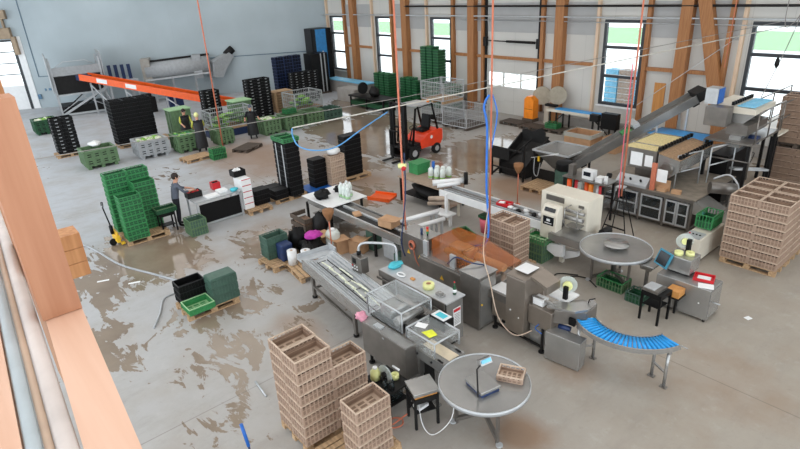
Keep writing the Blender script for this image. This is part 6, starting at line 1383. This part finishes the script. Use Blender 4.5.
# ------------------------------------------------------------ back left machinery
t = thing('orange_conveyor', 'long bright orange conveyor sloping down before the pale blue wall', 'conveyor', (-35, 10.5, 0)); E1 = Vector((-39.4, 8.1, 2.2)); E2 = Vector((-29.9, 13.2, .85)); d = (E2 - E1).normalized(); sd = Vector((-d.y, d.x, 0)).normalized(); un = d.cross(sd); un = un if un.z > 0 else -un
T3 = Matrix((d, sd, un)).transposed().to_4x4(); T3.translation = E1; L = (E2 - E1).length
P(t, MB().box(0, L, -.36, -.3, -.15, .22, 0, T3).box(0, L, .3, .36, -.15, .22, 0, T3), 'side_plates', 'orange'); P(t, MB().box(0, L, -.3, .3, -.05, 0, 0, T3), 'belt', 'iron'); P(t, MB().box(-.3, .3, -.33, .33, -.18, .1, 0, T3), 'tail_drum', 'navy')
for s in (1.4, 3.6): P(t, MB().box(s, s + .8, -.372, -.362, -.08, .16, 0, T3), 'white_sign', 'white')
for s in (.8, 3.5, 6.5, 9.3):
    for q in (-.3, .3):
        p = T3 @ Vector((s, q, -.2)); P(t, MB().bar((p.x, p.y, 0), p, .08), 'leg', 'galv')
    p = T3 @ Vector((s, 0, -.2))
for s in (.8, 3.5, 6.5):
    p = T3 @ Vector((s, -.3, -.3)); q = T3 @ Vector((s + 1.8, -.3, 0)); P(t, MB().bar((q.x, q.y, .1), p, .06), 'brace', 'galv')
t = thing('washing_drum', 'long grey washing drum machine raised behind the orange conveyor', 'machine', (-38.8, 14.2, 0)); a_ = Vector((-40.0, 12.0, 1.95)); b_ = Vector((-38.2, 15.7, 2.15)); d = (b_ - a_).normalized()
P(t, MB().cyl(a_, b_, .55, n=20), 'drum', 'grey_bin'); 
for s in (.02, .8): 
    c = a_ + (b_ - a_) * s; P(t, MB().cb((c.x, c.y, 2.05), (.9, .55, 1.5), 0, Matrix.Rotation(math.atan2(d.x, d.y) * -1, 3, 'Z')), 'end_housing', mat('warm grey sheet', (.62, .60, .57), .5) if s < .1 else 'grey_bin')
P(t, MB().bar(a_ + Vector((0, 0, .62)), b_ + Vector((0, 0, .62)), .12), 'top_rail', 'iron'); P(t, MB().bar(a_ + Vector((.5, -.3, -.5)), b_ + Vector((.5, -.3, -.5)), .3, .1), 'side_beam', 'galv')
for s in (.05, .35, .7, .95): c = a_ + (b_ - a_) * s; P(t, MB().bar((c.x + .3, c.y, 0), (c.x + .3, c.y, c.z - .5), .12), 'leg', 'galv')
P(t, MB().prism([(15.6, 1.3), (15.7, 2.3), (16.9, 2.75), (17.2, 2.5), (16.5, 1.7), (16.2, 1.2)], -38.3, -37.6, 'x'), 'discharge_chute', 'grey_bin'); P(t, MB().cyl((-37.95, 16.8, 2.6), (-37.95, 17.3, 2.95), .26), 'motor', 'iron')
b = MB()
for k in range(5): P(t, MB().box(-40.6 + k * .18, -40.5 + k * .18, 9.4 + k * .35, 9.6 + k * .35, 1.7, 2.6), 'blue_unit', 'navy')
P(t, MB().box(-41.0, -39.3, 9.3, 11.2, 1.55, 1.69), 'unit_deck', 'galv')
for x, y in ((-40.9, 9.4), (-39.4, 9.4), (-40.9, 11.1), (-39.4, 11.1)): P(t, MB().box(x - .05, x + .05, y - .05, y + .05, 0, 1.549), 'leg', 'galv')
t = thing('tipping_platform', 'grey platform machine with dark bay and railed sides at far left', 'machine', (-40.8, 8.0, 0), R(-8)); 
b = MB(); X0, X1, Y0_, Y1_ = -.9, .9, -1.35, 1.35
for x in (X0, X1):
    for y in (Y0_, Y1_): MB().box(x - .05, x + .05, y - .05, y + .05, 0, 3.3).build('post', 'galv', t)
MB().box(X0 - .05, X1 + .05, Y0_ - .05, Y1_ + .05, 1.15, 1.25).build('platform', 'galv', t); MB().box(X0 + .06, X1 - .1, Y0_ + .06, Y1_ - .06, 1.251, 2.3).build('dark_bay', 'iron', t); MB().box(X1 - .05, X1 + .06, Y0_ + .06, Y1_ - .06, 2.35, 2.85).build('top_panel', 'grey_bin', t)
for s in (-1, 1): MB().box(X0, X1 + .3, s * 1.48 - .03, s * 1.48 + .03, 1.4, 3.6).build('side_plate', 'grey_bin', t)
MB().bar((X1, Y0_, .2), (X1, .2, 1.1), .05).bar((X1, Y1_, .2), (X1, -.2, 1.1), .05).build('cross_brace', 'galv', t); MB().tube([(X1, -1.1, 2.85), (X1, -.6, 3.15), (X1, .6, 3.15), (X1, 1.1, 2.85)], .025, 6).build('top_hoop', 'galv', t)
MB().bar((X1 + .05, 1.3, 1.2), (X1 + 1.3, 1.6, 0.05), .07).bar((X1 + .05, .9, 1.2), (X1 + 1.3, 1.2, .05), .07).build('stair_rails', 'galv', t)
MB().bar((1.4, -1.3, .1), (1.6, 1.6, 1.6), .12).bar((1.4, -1.3, .1), (1.7, 2.2, .12), .1).bar((1.6, 1.6, 0), (1.6, 1.6, 1.55), .1).build('support_frame', 'galv', t); MB().box(X0, X1, Y0_, Y1_, .02, .5).build('dark_base', 'iron', t)
for k, (dx, dy) in enumerate(((.6, -.5), (.6, .5))): MB().bar((.9, dy - .4, .5), (.9, dy + .5, 1.15), .06).build('brace', 'iron', t)
for k, (x, y) in enumerate(((-36.4, 10.6), (-35.4, 11.9))): solo(MB().box(-.35, .35, -.4, .4, 0, .9).box(-.2, .2, -.25, .25, .9, 1.1), 'pump_unit', 'navy' if k else 'iron', 'dark pump unit under the orange conveyor, %s' % ('left one', 'right one')[k], 'pump', (x, y, 0))

# ------------------------------------------------------------ hoses, ropes and pipes
def run(name, pts, r, m, label, cat, n=7, smooth=True, closed=False, group=None):
    P_ = smooth_path(pts) if smooth else pts; c = Vector(P_[0]); return solo(MB().tube([Vector(p) - c for p in P_], r, n, closed=closed), name, m, label, cat, c, group)
run('air_pipe', [(-13., 7.24, 3.2), (-6.55, 22.62, 4.6)], .018, mat('pale pipe', (.78, .76, .72), .5), 'thick pale overhead line crossing the hall, the lower of two', 'pipe', smooth=False)
run('air_pipe', [(-15.9, .6, 3.26), (-15.32, 1.69, 3.2), (-13.71, 11.62, 3.2), (-6.75, 22.6, 4.74)], .010, mat('thin grey rope', (.58, .56, .54), .6), 'thin grey overhead line crossing the hall, the upper of two', 'rope', smooth=False)
run('blue_hose', [(-13., 7.24, 3.19), (-12.95, 7.2, 3.0), (-12.62, 7.17, 2.78), (-12.2, 7.4, 2.7), (-11.95, 7.9, 2.74), (-12.2, 8.9, 2.95), (-12.5, 10.1, 3.18)], .018, mat('pale blue hose', (.35, .62, .85), .45), 'pale blue hose looping down from the lower overhead line', 'hose')
TOPZ = CEIL - .02
run('hanging_hose', [(-9.5, 8.0, TOPZ), (-9.48, 8.0, 1.6), (-9.4, 7.95, 1.12)], .022, 'copper', 'salmon pink hose hanging to the dark cabinet with the signal lamp', 'hose', smooth=False)
run('hanging_hose', [(-9.45, 8.05, 3.0), (-9.45, 8.03, 2.0), (-9.4, 7.8, .9), (-9.3, 7.8, .5)], .016, 'navy', 'dark blue hose beside the salmon one at the signal lamp cabinet', 'hose')
HB = mat('bright blue hose', (.18, .45, .82), .4)
run('hanging_hose', [(-7.9, 9.25, TOPZ), (-7.9, 9.25, .9)], .022, 'copper', 'salmon pink hose hanging beside the low taupe crates', 'hose', smooth=False)
run('hanging_hose', [(-7.92, 9.2, 4.3), (-8.02, 9.15, 4.05), (-7.97, 9.2, 3.6), (-7.97, 9.2, 2.4), (-7.94, 9.2, 1.9), (-7.8, 9.1, 1.2), (-7.8, 8.95, .9), (-8.1, 8.8, .85)], .026, HB, 'bright blue hose hanging to the amber hooded machine', 'hose')
run('hanging_hose', [(-7.9, 9.28, 4.3), (-7.82, 9.35, 3.9), (-7.86, 9.3, 3.4), (-7.93, 9.26, 3.0)], .016, HB, 'short blue loop beside the bright blue hose', 'hose')
run('hanging_hose', [(-6.62, 12.85, TOPZ), (-6.62, 12.85, 1.3)], .022, 'copper', 'salmon pink hose hanging before the film station', 'hose', smooth=False)
run('hanging_hose', [(-6.68, 12.8, 4.6), (-6.7, 12.82, 3.0), (-6.69, 12.82, 1.9), (-6.68, 12.84, 1.25)], .014, 'pink', 'thin pink line beside the hose at the film station', 'hose')
run('hanging_hose', [(-23.35, 9.55, TOPZ), (-23.35, 9.5, .12)], .03, 'copper', 'salmon pink hose hanging beside the yellow shirted workers', 'hose', smooth=False)
run('hanging_rope', [(-6.4, 17.6, TOPZ), (-6.45, 17.6, 3.9)], .012, 'copper', 'thin salmon rope hanging over the raised weigher', 'rope', smooth=False)
run('hanging_rope', [(-5.5, 19.0, TOPZ), (-5.6, 19.0, 5.2), (-5.4, 19.1, 5.0), (-5.3, 19.2, 5.2), (-5.5, 19.2, 4.2), (-5.8, 19.0, 2.9)], .012, 'steel_dark', 'curling grey cable hanging before the right window', 'cable')
solo(MB().lathe([(0, -.18), (.07, -.05), (.05, .1), (0, .2)], n=10), 'cable_pendant', 'black', 'black pendant switch on the cable before the right window', 'switch', (-5.6, 19.1, 3.9))
run('guy_rope', [(-7.3, 20.8, 4.45), (-9.2, 18.2, 2.4)], .01, 'galv', 'thin pale rope slanting down to the incline conveyor head', 'rope', smooth=False)
for k, (x, y, z, w) in enumerate(((-9.48, 8.0, 2.7, 'on the hose over the signal lamp cabinet'), (-8.3, 10.35, .07, 'on the floor before the pink sack'), (-23.35, 9.5, .1, 'beside the small green crates'))):
    t = thing('hose_reel', 'round yellow white hose coupling %s' % w, 'coupling', (x, y, z)); MB().lathe([(0, -.06), (.1, -.04), (.1, .04), (0, .06)], n=14).build('coupling', 'lemon', t); MB().blob((.08, -.03, -.04), .06, 0, 8, .1, 1).build('valve', 'red', t); MB().blob((-.06, .04, -.05), .05, 0, 8, .1, 1).build('knob', 'black', t)
run('wall_pipe', [(-36.9, 22.2, 4.3), (-36.2, 22.6, 4.78), (-35.6, 22.7, 4.8), (8, 22.7, 4.8)], .035, 'galv', 'long galvanised pipe along the far wall above the windows, the upper of two', 'pipe', smooth=False)
run('wall_pipe', [(-21.5, 22.72, 4.62), (8, 22.72, 4.55)], .02, 'galv', 'thinner pipe along the far wall just under the galvanised one', 'pipe', smooth=False)
run('wall_cable_tray', [(-26., 22.7, 5.28), (8, 22.7, 5.2)], .045, 'iron', 'dark cable tray along the far wall over the pipes', 'cable tray', smooth=False)
coil = [(-15.9 - .9 * k / 60., .6 - .9 * k / 60. * .9 + .05 * math.cos(k * .9), 3.26 + .06 * math.sin(k * .9)) for k in range(60)]
run('coiled_cable', coil, .012, 'iron', 'coiled black cable at the left end of the thin overhead line', 'cable', smooth=False)
run('white_air_hose', [(-7.83, 9.12, 1.75), (-7.2, 8.3, 1.72), (-6.5, 7.45, 1.62), (-6.2, 7.3, 1.2), (-5.9, 7.2, .6), (-5.5, 7.2, .38), (-5.25, 7.4, .5)], .011, 'brown_lt', 'pale air hose hanging between switch cabinet and bagging machine', 'hose')
run('air_hose', [(-7.6, 7.55, 1.0), (-7.2, 7.4, 1.35), (-6.9, 7.5, 1.3), (-6.7, 7.7, 1.24)], .014, 'navy', 'dark blue hose from the amber hood to the switch cabinet', 'hose')
run('floor_hose', [(-18.6, 2.0, .02), (-17.0, 2.5, .02), (-15.24, 2.79, .02), (-14.0, 3.25, .02), (-13.1, 3.6, .02)], .028, 'grey_bin', 'white hose lying across the wet floor at left', 'hose')
run('floor_hose', [(-12.9, 3.65, .02), (-12.6, 3.3, .02), (-12.5, 3.0, .02), (-11.9, 2.7, .02), (-11.4, 2.4, .02)], .024, 'grey_bin', 'short hose bending down from the wet floor hose end', 'hose')
run('floor_cable', [(-6.3, 10.6, .015), (-6.7, 10.3, .015), (-6.45, 9.9, .015), (-6.15, 10.15, .015), (-6.4, 10.4, .015), (-6.1, 10.6, .015), (-5.7, 10.4, .015)], .014, 'black', 'black cable curled on the floor beside the disk turntable', 'cable')
run('floor_rod', [(-8.2, 3.15, .02), (-7.7, 3.1, .02)], .018, 'galv', 'pale rod on the floor left of the foreground crates', 'rod', smooth=False)
run('floor_cable', [(-5.9, 4.5, .45), (-5.75, 4.25, .2), (-5.6, 4.2, .03), (-5.5, 4.35, .03), (-5.6, 4.45, .03), (-5.72, 4.35, .03), (-5.6, 4.22, .05), (-5.4, 4.4, .3)], .013, 'copper', 'orange coiled air line beside the black stand', 'hose')
run('floor_cable', [(-5.35, 4.6, .5), (-5.2, 4.55, .1), (-5.0, 4.6, .02), (-4.85, 4.85, .3), (-4.9, 4.95, .8)], .008, 'white', 'thin white cable between black stand and turntable', 'cable')
for k, (x, y, w) in enumerate(((-13.9, 2.75, 'beside the small pallet'), (-14.6, 2.2, 'in the left puddle'), (-2.9, 11.4, 'right of the steel cabinet'))): solo(MB().box(-.14, .14, -.03, .03, 0, .01) if k < 2 else MB().box(-.06, .06, -.05, .05, 0, .01), 'paper_scrap', 'paper', 'small white scrap on the floor %s' % w, 'scrap', (x, y, .001), rz=1.2)
t = thing('blue_handle_squeegee', 'blue handled squeegee standing at the foreground crates', 'squeegee', (-5.72, 2.02, 0)); MB().cyl((.05, 0, .05), (-.12, -.05, 1.15), .016).build('stick', 'navy', t); MB().cyl((-.10, -.04, 1.0), (-.16, -.06, 1.35), .024).build('grip', 'blue_dk', t); MB().box(-.05, .15, -.2, .2, 0, .05).build('blade', 'black', t)

# ------------------------------------------------------------ near balcony timber
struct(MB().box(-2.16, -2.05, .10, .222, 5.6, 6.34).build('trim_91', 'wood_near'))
struct(MB().box(-2.95, -2.55, .19, .33, 5.0, 9.).build('trim_92', 'wood_post')) if False else None
struct(MB().box(-2.9, -2.5, .13, .245, 4.9, CEIL).build('trim_92', 'wood_post'))
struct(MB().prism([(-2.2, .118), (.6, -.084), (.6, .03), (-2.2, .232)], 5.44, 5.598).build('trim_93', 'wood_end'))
b = MB()
for k in range(3): b.box(-3.05, -2.92, .24, .40, 5.34 + k * .075, 5.34 + k * .075 + .073)
struct(b.build('trim_94', 'wood'))
def rail_y(x, off): return .18 - .055 * (x + 3.68) - off
for k, (w, r, m_) in enumerate(((.026, .024, mat('pale pink grey rail', (.80, .76, .74), .5)), (.062, .011, mat('buff strip', (.74, .64, .56), .5)), (.093, .019, mat('pale blue grey rail', (.68, .72, .74), .5)))):
    struct(MB().cyl((-5.6, rail_y(-5.6, w), 5.585), (.5, rail_y(.5, w), 5.585), r, n=20).build('trim_%d' % (95 + k), m_))
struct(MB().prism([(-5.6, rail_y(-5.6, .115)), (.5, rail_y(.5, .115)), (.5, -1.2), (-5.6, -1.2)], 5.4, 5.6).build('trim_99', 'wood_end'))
far_join()
S.view_settings.exposure = EXPO
